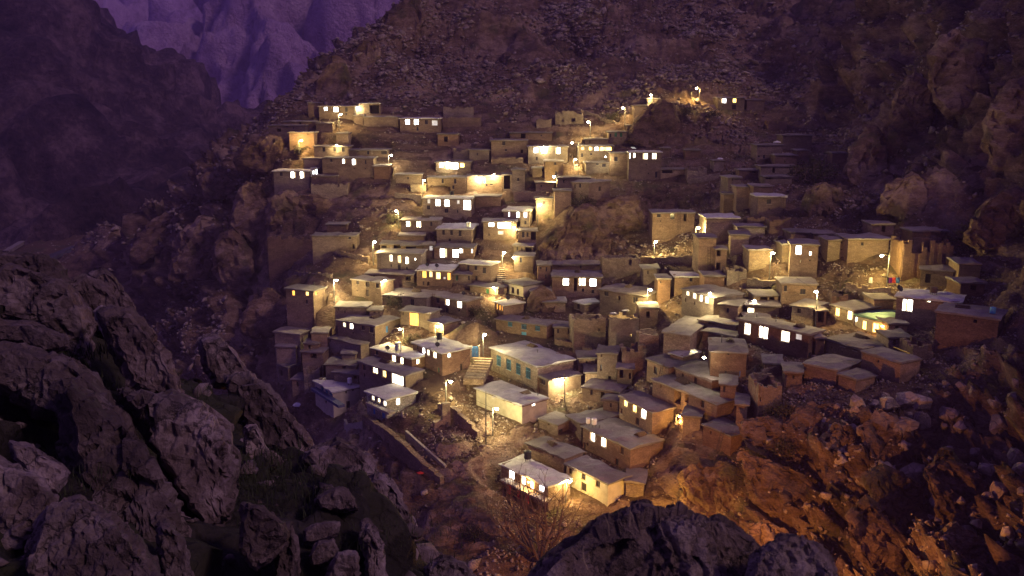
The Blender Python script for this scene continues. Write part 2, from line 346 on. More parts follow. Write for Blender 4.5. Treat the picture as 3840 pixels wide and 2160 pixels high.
def add_face(wall, root, base, P0, u, n, W, z0, z1, wins, recess=.16):
    """a wall face with true openings: P0 lower left (seen from outside), u along, n outward"""
    rects = []
    for (px, py, pw, ph, kind) in wins:
        if kind in 'WYOKA': pw, ph = pw*1.12, ph*1.08
        c = ray_plane(px, py, P0, n); l = ray_plane(px-pw/2, py, P0, n); r = ray_plane(px+pw/2, py, P0, n); t = ray_plane(px, py-ph/2, P0, n); bt = ray_plane(px, py+ph/2, P0, n)
        a, b = np.dot(l-P0, u), np.dot(r-P0, u); a, b = min(a, b), max(a, b)
        a = max(a, .12); b = min(b, W-.12); zz0, zz1 = max(bt[2], z0+.05), min(t[2], z1-.22)
        if b-a < .18 or zz1-zz0 < .18: continue
        if any(not (b+.05 < q[0] or a > q[1]+.05 or zz1+.05 < q[2] or zz0 > q[3]+.05) for q in rects): continue
        rects.append((a, b, zz0, zz1, kind))
    us = sorted({0, W, *[q[0] for q in rects], *[q[1] for q in rects]}); zs = sorted({z0, z1, *[q[2] for q in rects], *[q[3] for q in rects]})
    P = lambda a, z, d=0: tuple(np.array([P0[0], P0[1], 0])+u*a+n*d+Z*z)
    for i in range(len(us)-1):
        for j in range(len(zs)-1):
            ma, mz = (us[i]+us[i+1])/2, (zs[j]+zs[j+1])/2
            if any(q[0] < ma < q[1] and q[2] < mz < q[3] for q in rects): continue
            wall.quad(P(us[i], zs[j]), P(us[i+1], zs[j]), P(us[i+1], zs[j+1]), P(us[i], zs[j+1]))
    for (a, b, c, d, kind) in rects:
        R = -(recess if kind != 'm' else 1.2)
        for (q0, q1) in (((a, c), (b, c)), ((b, c), (b, d)), ((b, d), (a, d)), ((a, d), (a, c))):
            wall.quad(P(*q0), P(*q0, R-.06), P(*q1, R-.06), P(*q1))
        pn = MB(); pn.quad(P(a, c, R), P(b, c, R), P(b, d, R), P(a, d, R))
        if kind in 'DBUGm':
            o = pn.build('doorway' if kind == 'm' else 'door', PANE[kind], root, base)
            continue
        fr = MB(); t = .05 if b-a < 1.2 else .06; fm = 'sky' if kind == 'b' else ('wood' if kind in 'dg' else 'frame')
        def bar(a0, a1, c0, c1):
            q = [P(a0, c0, R+.05), P(a1, c0, R+.05), P(a1, c0, R+.01), P(a0, c0, R+.01)]
            fr.box8(q+[tuple(np.array(x)+Z*(c1-c0)) for x in q])
        bar(a, a+t, c, d); bar(b-t, b, c, d); bar(a+t, b-t, c, c+t); bar(a+t, b-t, d-t, d)
        if (b-a > .55 and kind not in 'P'): bar((a+b)/2-t/3, (a+b)/2+t/3, c+t, d-t)
        if kind == 'b':
            for q in (.25, .75): bar(a+(b-a)*q-t/3, a+(b-a)*q+t/3, c+t, d-t)
            bar(a+t, (a+b)/2-t/3, c+(d-c)*.68, c+(d-c)*.68+t*.7); bar((a+b)/2+t/3, b-t, c+(d-c)*.68, c+(d-c)*.68+t*.7)
        if kind == 'A':      # arched head: masonry spandrels close the upper corners
            nn = 5; hw = (b-a)/2; zc = d-hw
            for sgn in (-1, 1):
                pts = [((a+b)/2+sgn*hw*math.cos(q*math.pi/2/nn), zc+hw*math.sin(q*math.pi/2/nn)) for q in range(nn+1)]
                k = len(wall.v); wall.v += [P(x, z, -.04) for x, z in pts]+[P((a+b)/2+sgn*hw, d, -.04)]; wall.f.append(tuple(range(k, k+nn+2)) if sgn > 0 else tuple(range(k, k+nn+2))[::-1])
        wo = fr.build('window', fm, root, base)
        pk = PANE[kind]
        if kind in 'WA' and pk == 'W': pk = ('W', 'W2', 'W', 'W3', 'W', 'W4', 'W2', 'W')[int(abs(a*37+P0[0]*91+c*13)*7) % 8]
        pn.build('pane', pk, wo, base)
        hsh = int(abs(a*53+P0[1]*17+c*29)*11) % 5
        if kind in 'WYK' and b-a > .5 and hsh < 3:
            f0, f1 = ((0, .36), (.62, 1), (.30, .52))[hsh]; cu = MB(); cu.quad(P(a+(b-a)*f0, c, R+.012), P(a+(b-a)*f1, c, R+.012), P(a+(b-a)*f1, d, R+.012), P(a+(b-a)*f0, d, R+.012)); cu.build('curtain', 'curtain', wo, base)
        if kind in 'WYOKAdbg' and b-a > .45:   # sill
            sl = MB(); q = [P(a-.08, c-.07, .07), P(b+.08, c-.07, .07), P(b+.08, c-.07, .0), P(a-.08, c-.07, .0)]
            sl.box8(q+[tuple(np.array(x)+Z*.06) for x in q]); sl.build('sill', 'conc', wo, base)
def roof_slab(root, base, A, u, v, W, D, z, mat, ov=.28, th=.28, rough=.07, name='roof', seed=0):
    nu, nv = max(3, int(W/1.1)), max(3, int(D/1.1)); rg = np.random.default_rng(seed+11)
    V = []; f = []
    for j in range(nv+1):
        for i in range(nu+1):
            a = -ov+(W+2*ov)*i/nu; b = -ov+(D+2*ov)*j/nv; edge = i in (0, nu) or j in (0, nv)
            dz = rg.normal()*rough*.8 - .10*math.sin(i*1.9+seed)*math.sin(j*1.3+seed) - (.06 if edge else 0) + .10*math.sin(math.pi*i/nu)*math.sin(math.pi*j/nv)
            p = A+u*a+v*b+(u*rg.normal()*rough+v*rg.normal()*rough)*(1 if edge else .0); V.append((p[0], p[1], z+dz))
    idx = lambda i, j: j*(nu+1)+i
    for j in range(nv):
        for i in range(nu): f.append((idx(i, j), idx(i+1, j), idx(i+1, j+1), idx(i, j+1)))
    ring = [idx(i, 0) for i in range(nu)]+[idx(nu, j) for j in range(nv)]+[idx(nu-i, nv) for i in range(nu)]+[idx(0, nv-j) for j in range(nv)]
    k = len(V); cen = A+u*W/2+v*D/2
    for q in ring:
        p = np.array(V[q]); w2 = (cen[:2]-p[:2]); w2 = w2/np.linalg.norm(w2)*.05
        V.append((p[0]+w2[0], p[1]+w2[1], z-th+rg.normal()*rough*.5))
    m = len(ring)
    for q in range(m): f.append((ring[q], k+q, k+(q+1) % m, ring[(q+1) % m]))
    f.append(tuple(k+q for q in range(m))[::-1])
    return mesh_obj(name, V, f, mat, root, base)
def house(key, label, xl, xr, yt, yb, xs=None, ytl=None, yaw=0., dep=5., wins=(), mat='mud', roof='roof', name='mud_house', cat='house', Y=None, beams=False, ov=.28, lintel=True):
    B, zt, u, v, W, D = footprint(xl, xr, yt, yb, xs, ytl, yaw, dep, Y)
    n = -v; A = np.array([B[0], B[1], 0])-u*W; z0 = min(B[2], BASE([A[:2]])[0])-3.0; z1 = zt-.12
    base = (A+u*W/2+v*D/2); base[2] = B[2]
    root = empty(name, base, label, cat)
    C0 = np.array([B[0], B[1], 0]); D0 = C0+v*D; E0 = A+v*D
    wall = MB(); fw = []; sw = []; lw = []
    for q in wins:
        if xs is not None and q[0] > xr and xs > xr: sw.append(q)
        elif q[0] < xl: lw.append(q)
        else: fw.append(q)
    add_face(wall, root, base, A, u, n, W, z0, z1, fw)
    add_face(wall, root, base, C0, v, u, D, z0, z1, sw)
    add_face(wall, root, base, D0, -u, v, W, z0, z1, [])
    add_face(wall, root, base, E0, -v, -u, D, z0, z1, lw)
    k = len(wall.v); wall.v += [tuple(q+Z*z1) for q in (A, C0, D0, E0)]; wall.f.append((k, k+1, k+2, k+3))
    wall.build('wall', mat, root, base)
    sd_ = sum(ord(c) for c in key)
    if roof: roof_slab(root, base, A, u, v, W, D, zt, roof, ov=ov, seed=sd_)
    if roof:
        ev = MB()
        for (P0, d, nn_, L_) in ((A, u, n, W), (C0, v, u, D), (D0, -u, v, W), (E0, -v, -u, D)):
            q = [P0-d*.12+nn_*.12, P0+d*(L_+.12)+nn_*.12, P0+d*(L_+.0)+nn_*.0, P0+nn_*.0]
            ev.box8([x+Z*(zt-.40) for x in q]+[x+Z*(zt-.24) for x in q])
        ev.build('eave_timber', 'wood', root, base)
    if beams:
        nb = int(W/.9)
        for i in range(nb):
            t = MB(); a = A+u*(i+.5)*W/nb; t.tube([a+n*.0+Z*(zt-.36), a+n*.42+Z*(zt-.38)], .055, 5); t.build('roof_beam', 'wood', root, base)
    HOUSES[key] = dict(root=root, base=base, A=A, u=u, v=v, n=n, W=W, D=D, zt=zt, zb=B[2], B=C0)
    FOOT.append((A, u, v, W, D, zt, B[2]))
    return HOUSES[key]
def ruin(key, label, xl, xr, yt, yb, xs=None, ytl=None, yaw=0., dep=4., wins=(), mat='rub', rag=.5, name='ruined_house', cat='ruin', Y=None, sides=(1, 1, 1, 1), low=.0):
    """roofless shell: thick walls in short columns with a broken top"""
    B, zt, u, v, W, D = footprint(xl, xr, yt, yb, xs, ytl, yaw, dep, Y)
    A = np.array([B[0], B[1], 0])-u*W; z0 = min(B[2], BASE([A[:2]])[0])-2.6; base = A+u*W/2+v*D/2; base[2] = B[2]
    root = empty(name, base, label, cat); rg = np.random.default_rng(sum(ord(c) for c in key))
    th = .5; n = -v
    holes = []
    for (px, py, pw, ph, kind) in wins:
        l = ray_plane(px-pw/2, py, A, n); r = ray_plane(px+pw/2, py, A, n); t = ray_plane(px, py-ph/2, A, n); b = ray_plane(px, py+ph/2, A, n)
        holes.append((np.dot(l-A, u), np.dot(r-A, u), b[2], t[2]))
    C0 = np.array([B[0], B[1], 0])
    for si, (P0, d, inn, L) in enumerate(((A, u, v, W), (C0, v, -u, D), (C0+v*D, -u, -v, W), (A+v*D, -v, u, D))):
        if not sides[si]: continue
        mb = MB(); st = 0; s_end = L
        if si in (1, 3): st, s_end = th, L-th
        nc = max(2, int((s_end-st)/.55)); cuts = np.linspace(st, s_end, nc+1)
        if si == 0:
            cuts = np.array(sorted(set(list(cuts)+[h for q in holes for h in q[:2] if st < h < s_end])))
        hprev = 0
        for i in range(len(cuts)-1):
            a, b = cuts[i], cuts[i+1]
            if b-a < .02: continue
            m = (a+b)/2
            hprev = hprev*.6+rg.normal()*rag*.6; top = zt - abs(hprev) - (low if si in (1, 2, 3) else 0)*rg.uniform(.3, 1)
            top2 = top+rg.normal()*.08
            segs = [(z0, top, top2)]
            if si == 0:
                for h in holes:
                    if h[0] < m < h[1]: segs = [(z0, h[2], h[2])] + ([(h[3], top, top2)] if top-.1 > h[3] else [])
            for (s0, s1, s2) in segs:
                if s1-s0 < .05: continue
                jit = rg.normal()*.03
                p = [P0+d*a+inn*jit+Z*s0, P0+d*b+inn*jit+Z*s0, P0+d*b+inn*th+Z*s0, P0+d*a+inn*th+Z*s0]
                q = [P0+d*a+inn*(jit+.04)+Z*s1, P0+d*b+inn*(jit+.04)+Z*s2, P0+d*b+inn*th+Z*s2, P0+d*a+inn*th+Z*s1]; mb.box8(p+q)
        if mb.v: mb.build('wall', mat, root, base)
    HOUSES[key] = dict(root=root, base=base, A=A, u=u, v=v, n=n, W=W, D=D, zt=zt, zb=B[2], B=C0)
    FOOT.append((A, u, v, W, D, B[2]+1.0, B[2]))
    return HOUSES[key]
def field_wall(label, pts, h, th=.5, mat='rub', name='retaining_wall', cat='wall', rag=.12, hpx=None):
    """free-standing wall following the slope through picture points (top edge = h above ground)"""
    P = [hit(*p) for p in pts]; base = P[0]*.5+P[-1]*.5
    hs = h if hasattr(h, '__len__') else [h]*len(P); rg = np.random.default_rng(int(pts[0][0]))
    mb = MB()
    for i in range(len(P)-1):
        L = np.linalg.norm((P[i+1]-P[i])[:2]); n = max(1, int(L/.8)); d = (P[i+1]-P[i]); e = np.array([-d[1], d[0], 0])/max(L, .01)
        if e[1] < 0: e = -e
        for k in range(n):
            a, b = P[i]+d*k/n, P[i]+d*(k+1)/n; ha = hs[i]+(hs[i+1]-hs[i])*k/n+rg.normal()*rag; hb = ha+rg.normal()*rag*.5
            q = [a-Z*1.2, b-Z*1.2, b+e*th-Z*1.2, a+e*th-Z*1.2]; t = [a+Z*ha, b+Z*hb, b+e*th+Z*hb, a+e*th+Z*ha]; mb.box8(q+t)
    o = mb.build(name, mat, None, base); tag(o, label, cat, kind='thing'); return o

# ------------------------------------------------------------------ the village, top left first (picture columns and rows of wall edges)
h, r_ = house, ruin
h('H1', 'upper left mud house with two lit square windows below the crag', 1197, 1330, 396, 446, wins=[(1221, 408, 11, 13, 'W'), (1259, 409, 16, 20, 'W'), (1299, 411, 10, 17, 'd'), (1298, 428, 6, 9, 'd')])
h('H1b', 'windowless mud block at the top left end of the village', 1157, 1196, 383, 437, dep=4, mat='mudr')
h('H2', 'mud building with a dark arched opening beside the top left lamp', 1332, 1427, 385, 429, wins=[(1404, 410, 36, 32, 'm')], dep=4)
h('H2b', 'low blank mud store in front of the arched building', 1328, 1362, 431, 462, dep=3, mat='mudr')
h('H2c', 'long low blank mud block left of the house with two white windows', 1364, 1494, 436, 476, dep=4)
h('H3', 'wide mud house with white eaves and two lit windows, upper centre left', 1500, 1652, 442, 499, wins=[(1528, 455, 15, 20, 'W'), (1561, 457, 15, 20, 'W'), (1599, 458, 11, 16, 'd'), (1566, 483, 7, 15, 'd'), (1630, 461, 22, 20, 'P')], roof='pale', beams=True)
r_('R1', 'roofless mud shell right of the house with white eaves, under the scree', 1660, 1802, 440, 474, dep=4, rag=.3, mat='mud')
r_('R1b', 'tall broken mud wall shell behind the low shell under the scree', 1662, 1775, 399, 437, dep=3, rag=.4, mat='mud')
h('H4', 'flat mud house with small niches at the left rim of the village', 1007, 1146, 468, 496, wins=[(1046, 488, 16, 12, 'm'), (1100, 480, 5, 6, 'd')], mat='mudr', beams=True)
h('H4b', 'low dark mud house behind the left rim house', 1062, 1184, 453, 470, dep=4, wins=[(1125, 460, 10, 12, 'm')], mat='mudr')
h('H4c', 'reddish blank mud house left of the upper lamp pole', 1186, 1248, 459, 492, dep=4, mat='mudr')
h('H5', 'crooked reddish mud house above the lit bush on the left', 1086, 1178, 494, 546, dep=4, mat='mudr', wins=[(1154, 502, 6, 6, 'd')])
h('H6', 'small square mud tower with lamp at its foot on the left', 1262, 1307, 497, 542, dep=4)
h('H7', 'lamp-lit mud house with three dark windows in the upper left', 1178, 1308, 546, 586, wins=[(1214, 560, 11, 18, 'd'), (1255, 558, 11, 18, 'g'), (1287, 560, 11, 18, 'd')], beams=True)
h('H8', 'long low unlit mud house right of the three dark window house', 1312, 1456, 560, 590, wins=[(1342, 566, 4, 9, 'd'), (1380, 572, 8, 16, 'd'), (1440, 570, 22, 16, 'D')])
h('H9', 'long mud house with two lit narrow windows above the left cliff', 1210, 1402, 590, 662, wins=[(1242, 600, 9, 15, 'd'), (1289, 603, 10, 19, 'W'), (1328, 607, 14, 21, 'W'), (1371, 608, 6, 16, 'd'), (1328, 631, 7, 5, 'd'), (1370, 632, 6, 5, 'd')])
h('H9b', 'low dark mud annex left of the long cliff-top house', 1140, 1208, 592, 625, dep=4, mat='mudr')
h('H10', 'tall plain mud block at the right end of the long cliff-top house', 1403, 1461, 619, 668, dep=4, mat='mudr')
h('H11', 'mud house on the cliff edge with two bright windows and a glowing porch box', 1028, 1165, 638, 702, wins=[(1054, 653, 11, 14, 'd'), (1099, 655, 16, 23, 'W'), (1133, 655, 15, 24, 'W')], roof='pale', beams=True)
h('H11b', 'glowing glazed porch on the right of the cliff edge house', 1167, 1192, 629, 656, dep=2.2, wins=[(1173, 643, 9, 21, 'W'), (1185, 643, 9, 21, 'W')], roof='pale', name='glazed_porch', cat='porch', ov=.1)
h('H12', 'low flat mud store right of the glowing porch', 1168, 1266, 656, 688, dep=4, mat='mudr')
r_('R2', 'ragged mud wall ruin below the glowing porch', 1167, 1305, 688, 730, dep=3, rag=.5, mat='mud')
h('M1', 'unlit mud house with one framed window in the upper centre', 1842, 1976, 524, 584, wins=[(1889, 537, 12, 16, 'd'), (1897, 563, 8, 8, 'd'), (1957, 568, 10, 14, 'm')])
h('M2', 'upper centre house with three dazzling white windows', 1980, 2128, 547, 606, wins=[(2012, 560, 17, 25, 'W'), (2041, 560, 20, 28, 'W'), (2092, 565, 16, 23, 'W'), (2013, 595, 7, 14, 'd')])
h('M2b', 'long low mud house behind the three dazzling windows', 1912, 2070, 495, 521, dep=4, wins=[(1926, 486, 10, 8, 'd'), (1962, 509, 18, 20, 'm'), (2030, 508, 6, 6, 'd')])
r_('R3', 'crumbling roofless ruin on the slope above the upper centre lamps', 2082, 2188, 414, 462, dep=4, rag=.9, wins=[(2110, 452, 10, 10, 'm'), (2150, 450, 14, 14, 'm')])
r_('R4', 'small blank broken wall left of the crumbling roofless ruin', 2012, 2068, 446, 476, dep=3, rag=.3, mat='mud')
h('M3', 'house with a dazzling open porch and two lit windows, upper centre left', 1635, 1764, 605, 642, wins=[(1654, 618, 13, 20, 'W'), (1695, 620, 42, 26, 'W'), (1733, 617, 15, 20, 'Y')])
h('M4', 'low mud house with a dark doorway below the dazzling open porch', 1602, 1690, 664, 694, dep=4, wins=[(1660, 679, 8, 16, 'd')])
h('M4b', 'mud house with two dark openings left of the lamp-flooded wall', 1690, 1748, 662, 724, dep=4, wins=[(1707, 680, 9, 18, 'd'), (1700, 702, 8, 14, 'd')])
h('M5', 'cube house with lamp-flooded pale wall and blue door, upper centre', 1752, 1884, 657, 712, wins=[(1817, 677, 9, 21, 'U'), (1825, 694, 7, 9, 'd'), (1843, 692, 10, 6, 'd')], mat='mud', dep=4)
h('M5b', 'dark open shed right of the lamp-flooded cube house', 1886, 1919, 652, 712, dep=4, wins=[(1901, 684, 24, 52, 'm')])
h('M6', 'tall narrow mud house with a small dark window near the upper centre lamps', 2042, 2110, 602, 672, wins=[(2082, 611, 9, 15, 'd'), (2085, 650, 7, 15, 'd')])
h('M6b', 'small mud annex with two niches left of the tall narrow house', 1997, 2040, 627, 662, dep=3, wins=[(2020, 629, 5, 5, 'd'), (2037, 640, 9, 9, 'm')])
h('M7', 'square mud tower with one small window right of the dark shed', 1921, 1968, 634, 712, dep=4, wins=[(1943, 673, 8, 13, 'd')])
h('R1h', 'upper house with yellow windows and a golden glowing verandah', 2166, 2300, 545, 602, wins=[(2185, 554, 10, 15, 'Y'), (2215, 554, 12, 18, 'Y'), (2237, 555, 12, 19, 'W'), (2271, 552, 40, 25, 'Y'), (2183, 582, 8, 15, 'd'), (2217, 578, 8, 8, 'd')])
h('R2h', 'upper mud house with two green shuttered windows under a grey roof', 2281, 2350, 492, 535, wins=[(2289, 508, 6, 13, 'd'), (2309, 504, 10, 18, 'G'), (2329, 504, 9, 19, 'G')])
h('R2r', 'grey roofed hut right of the green shuttered house', 2352, 2384, 468, 500, dep=4, mat='mudr')
h('R3h', 'blank mud house with one dark window below the golden verandah', 2287, 2354, 570, 660, wins=[(2310, 596, 13, 18, 'd')])
h('R4h', 'tall mud house with white eaves and four lit windows, upper right of centre', 2356, 2478, 568, 668, wins=[(2361, 584, 6, 20, 'W'), (2378, 582, 8, 18, 'W'), (2420, 584, 17, 25, 'W'), (2454, 584, 15, 24, 'W'), (2424, 617, 5, 6, 'd'), (2432, 650, 6, 6, 'd'), (2461, 655, 9, 24, 'd')], roof='pale')
h('R4s', 'rooftop shed with pale panels on the tall white-eaved house', 2326, 2440, 545, 568, dep=3, wins=[(2338, 557, 12, 14, 'P'), (2374, 553, 26, 12, 'P'), (2400, 556, 14, 18, 'd')], Y=218, name='rooftop_shed', cat='shed', mat='mudr')
h('R5', 'small orange-lit mud hut right of the tall white-eaved house', 2479, 2512, 552, 590, dep=3, mat='mudr')
h('T1', 'little lamp-lit hut on top of the dark crag', 2428, 2474, 367, 386, dep=3)
h('T2', 'blank mud block left of the dark crag', 2376, 2424, 393, 432, dep=4)
h('T3', 'highest house at upper right with one white and one orange window', 2690, 2790, 364, 414, wins=[(2714, 376, 17, 19, 'W'), (2755, 376, 12, 16, 'Y'), (2753, 401, 16, 18, 'D'), (2711, 399, 5, 5, 'd')])
h('R6', 'low slab-roofed byre right of the tall white-eaved house', 2478, 2574, 632, 652, dep=4, wins=[(2503, 644, 40, 12, 'm')], mat='rub')
h('R6b', 'small mud cube with a white cloth on its roof, right slope', 2676, 2714, 600, 638, xs=2746, dep=4)
h('Q1', 'dark mud house with thick overhanging roof and a white bundle on top', 2837, 2932, 541, 596, wins=[(2846, 586, 8, 6, 'd'), (2865, 588, 8, 14, 'd')])
h('Q2', 'broad blank mud house highest in the dark right cluster', 2934, 3042, 504, 556, mat='mudr')
h('Q3', 'low blank reddish house in the middle of the dark right cluster', 2906, 2986, 579, 622, dep=4, mat='mudr')
h('Q3b', 'small blank block at the right of the dark right cluster', 2988, 3030, 561, 602, dep=4, mat='mudr')
h('Q4', 'mud house with open black gaps and a thin roof slab, dark right cluster', 2852, 2984, 620, 656, dep=4, wins=[(2902, 634, 10, 28, 'm'), (2968, 644, 12, 18, 'm')])
h('Q4b', 'low house with one wide black slot, dark right cluster', 2868, 2968, 660, 690, dep=4, wins=[(2883, 668, 24, 9, 'm')])
h('Q5', 'tall mud tower house with small windows at the left of the dark cluster', 2727, 2774, 662, 744, xs=2846, yaw=-4, dep=5, wins=[(2747, 673, 5, 11, 'd'), (2739, 704, 5, 6, 'd'), (2808, 677, 13, 14, 'd')])
h('Q5b', 'roofless room on the slope above the tall mud tower house', 2772, 2842, 634, 660, dep=3, mat='mudr', roof='roof', wins=[(2830, 642, 18, 16, 'm')])
h('Q6', 'narrow mud house with a pale thatched roof slab, dark right cluster', 2759, 2814, 697, 786, dep=4, mat='mudr')
h('Q7', 'narrow reddish house with pale rounded roof slab beside the framed window house', 2822, 2894, 694, 780, dep=4, mat='mudr', wins=[(2832, 750, 11, 22, 'm')])
h('Q8', 'neat cube house with one framed dark window, front of the dark right cluster', 2839, 2944, 733, 806, wins=[(2884, 756, 17, 18, 'd'), (2885, 784, 6, 6, 'd')], roof='pale')
h('Q9', 'tapering mud buttress block at the foot of the tall mud tower house', 2712, 2756, 724, 792, dep=3)
h('Q10', 'lone small mud hut on the dark right-hand rocks', 3120, 3170, 570, 604, dep=3, mat='mudr')
r_('Q12', 'broken shell wall among boulders right of the framed window house', 3068, 3172, 692, 748, dep=4, rag=.6, mat='mudr')
h('K1', 'reddish mud house perched on top of the central rock knob', 2143, 2207, 683, 750, xs=2286, yaw=38, wins=[(2156, 698, 5, 14, 'd'), (2175, 696, 8, 16, 'd'), (2249, 708, 9, 17, 'd')], mat='mudr', Y=181)
h('K2', 'narrow mud block left of the house on the rock knob', 2079, 2141, 712, 772, dep=4)
h('K3', 'lamp-lit mud house with one small window behind the rock knob', 2088, 2212, 664, 706, dep=4, wins=[(2114, 680, 7, 11, 'd')])
h('K5', 'mud house with two white-framed windows right of the rock knob', 2446, 2603, 795, 856, wins=[(2471, 807, 14, 16, 'g'), (2522, 812, 16, 20, 'g'), (2477, 829, 5, 5, 'd'), (2569, 812, 12, 34, 'm')], beams=True)
h('K11', 'big blank mud house with pale roof above the lamp-lit slope', 2646, 2768, 814, 882, roof='pale', dep=6)
h('J1', 'long house with a dazzling corner window and white eaves, centre left', 1585, 1768, 742, 812, xs=1816, yaw=8, wins=[(1608, 754, 11, 18, 'P'), (1642, 760, 15, 23, 'W'), (1676, 762, 16, 23, 'W'), (1718, 758, 11, 15, 'P'), (1753, 769, 27, 34, 'W'), (1674, 790, 14, 16, 'd'), (1716, 793, 5, 11, 'd'), (1607, 778, 12, 16, 'd')], roof='pale')
h('J2', 'blank mud house behind the dazzling corner window house', 1782, 1878, 733, 774, dep=4)
h('J3', 'house with pinkish lit windows below the lamp, centre', 1888, 1985, 789, 852, xs=2004, yaw=10, wins=[(1909, 804, 6, 17, 'K'), (1944, 805, 13, 21, 'W'), (1970, 806, 12, 20, 'K'), (1945, 839, 13, 18, 'g'), (1970, 835, 8, 14, 'd')], roof='pale')
h('J4', 'mud house with two lit windows and dim third, left of centre', 1504, 1644, 824, 872, yaw=4, wins=[(1532, 839, 16, 21, 'W'), (1570, 841, 15, 22, 'W'), (1617, 840, 8, 16, 'd')])
h('J5', 'brown house with three dark pale-framed windows and a roof tank', 1638, 1768, 857, 914, yaw=7, xs=1792, wins=[(1663, 870, 10, 22, 'g'), (1693, 872, 10, 20, 'g'), (1725, 875, 11, 22, 'g'), (1686, 900, 9, 10, 'd')], roof='pale')
h('J6', 'lamp-flooded yellow house with glowing balcony, centre', 1812, 1936, 828, 892, wins=[(1843, 842, 18, 16, 'W'), (1890, 843, 44, 24, 'W'), (1878, 873, 22, 14, 'P'), (1834, 880, 5, 9, 'd'), (1933, 875, 5, 16, 'd')])
h('J7', 'dark house with black openings against the left side of the knob', 1942, 2012, 862, 904, dep=4, wins=[(1962, 880, 10, 22, 'd'), (1978, 880, 8, 18, 'd'), (2001, 884, 20, 34, 'm')])
h('J8', 'low porch house with a black recess left of the row of lit windows', 1504, 1588, 917, 954, dep=4, wins=[(1540, 932, 40, 20, 'm')])
h('J8b', 'small blank house with hollow under its roof slab left of centre', 1497, 1590, 880, 905, dep=4)
h('J9', 'house with a big square lit window and open lit porch, centre left', 1628, 1776, 926, 972, yaw=5, wins=[(1663, 949, 24, 31, 'W'), (1708, 951, 20, 28, 'W'), (1730, 941, 14, 15, 'W'), (1771, 941, 8, 17, 'W')])
h('J9b', 'dark low house with one pale curtained window beside the big lit window', 1590, 1626, 915, 962, dep=4, wins=[(1618, 930, 16, 20, 'P')])
h('J10', 'house with white, orange and white windows in a row above alley', 1414, 1580, 948, 1022, yaw=6, wins=[(1465, 968, 12, 24, 'W'), (1497, 972, 12, 25, 'Y'), (1527, 977, 12, 24, 'W'), (1557, 972, 5, 8, 'W'), (1467, 996, 6, 10, 'd'), (1497, 1004, 11, 24, 'd'), (1526, 1006, 7, 10, 'd')])
h('J10b', 'covered terrace slab above the white and orange window row', 1426, 1584, 912, 940, dep=4, wins=[(1440, 927, 20, 12, 'm'), (1520, 927, 90, 14, 'm')])
h('J11', 'little hut with a black doorway and tilted slab roof by the knob', 1926, 1996, 920, 958, dep=4, yaw=8, wins=[(1940, 931, 6, 18, 'd'), (1957, 935, 5, 12, 'd'), (1982, 936, 26, 26, 'm')])
h('J12', 'mud house with one dark window at the foot of the knob', 1927, 1998, 958, 1022, dep=4, yaw=6, wins=[(1953, 976, 9, 19, 'd')])
h('G1', 'long blank mud house on the ledge under the left cliff', 1172, 1337, 881, 935, dep=4, wins=[(1311, 893, 10, 9, 'd'), (1325, 925, 10, 18, 'm')])
r_('G1b', 'ruined wall row running left along the ledge under the cliff', 1004, 1170, 884, 934, dep=3, rag=.6, mat='mudr', wins=[(1071, 890, 5, 12, 'm')])
h('F1', 'tall twin-fronted mud house with two orange windows, far left of village', 1075, 1178, 1088, 1176, xs=1216, yaw=24, dep=5, wins=[(1100, 1099, 9, 17, 'O'), (1151, 1098, 10, 20, 'Y'), (1150, 1132, 8, 15, 'd'), (1186, 1097, 6, 16, 'O')])
h('F2', 'lamp-lit mud house with four dark windows beside the left lamps', 1320, 1430, 1056, 1126, ytl=1042, xs=1470, wins=[(1341, 1058, 10, 16, 'd'), (1378, 1066, 12, 20, 'd'), (1416, 1070, 11, 20, 'd'), (1378, 1099, 12, 24, 'd'), (1340, 1090, 5, 5, 'd'), (1415, 1102, 5, 5, 'd')])
h('F3', 'pale-roofed house with three dark windows above the orange doorway', 1431, 1600, 1114, 1160, ytl=1101, dep=6, wins=[(1459, 1116, 9, 16, 'd'), (1499, 1124, 15, 26, 'd'), (1546, 1134, 14, 24, 'd')])
h('F4', 'low mud stable with two slits below the left lamp', 1256, 1374, 1148, 1178, yaw=4, dep=4, wins=[(1268, 1160, 4, 8, 'd'), (1293, 1169, 6, 11, 'd')])
h('F5', 'mud house with two lit and two pale-framed windows, lower left', 1267, 1408, 1219, 1292, ytl=1197, xs=1498, wins=[(1291, 1214, 10, 24, 'W'), (1317, 1220, 11, 24, 'W'), (1361, 1228, 12, 20, 'g'), (1392, 1236, 13, 24, 'g'), (1296, 1240, 4, 5, 'd'), (1323, 1250, 5, 9, 'd'), (1400, 1256, 5, 10, 'd'), (1452, 1235, 10, 26, 'U')])
h('F6', 'house with a glowing orange arched doorway, lower left of centre', 1503, 1612, 1172, 1232, ytl=1160, xs=1650, wins=[(1552, 1198, 30, 44, 'O'), (1511, 1172, 5, 20, 'd')])
h('F7', 'low mud shed with thin roof and dark door, lower left edge', 1031, 1126, 1250, 1290, ytl=1241, xs=1160, wins=[(1133, 1272, 5, 22, 'm')])
h('F7b', 'squat mud shed with black doorway below the thin-roofed shed', 1037, 1110, 1298, 1330, dep=4, yaw=10, xs=1128, wins=[(1118, 1300, 10, 22, 'm')])
h('F8', 'low mud barn with tin-edged roof below the two lit window house', 1232, 1354, 1290, 1330, ytl=1262, xs=1394, wins=[(1237, 1274, 6, 18, 'd'), (1260, 1271, 5, 6, 'd')])
h('E1', 'white-roofed house with a steel tank and dish, lower left', 1396, 1546, 1342, 1400, ytl=1301, xs=1606, wins=[(1412, 1321, 12, 18, 'd'), (1476, 1345, 13, 25, 'W'), (1506, 1353, 10, 23, 'W'), (1570, 1356, 13, 18, 'W')], roof='pale', mat='mudr')
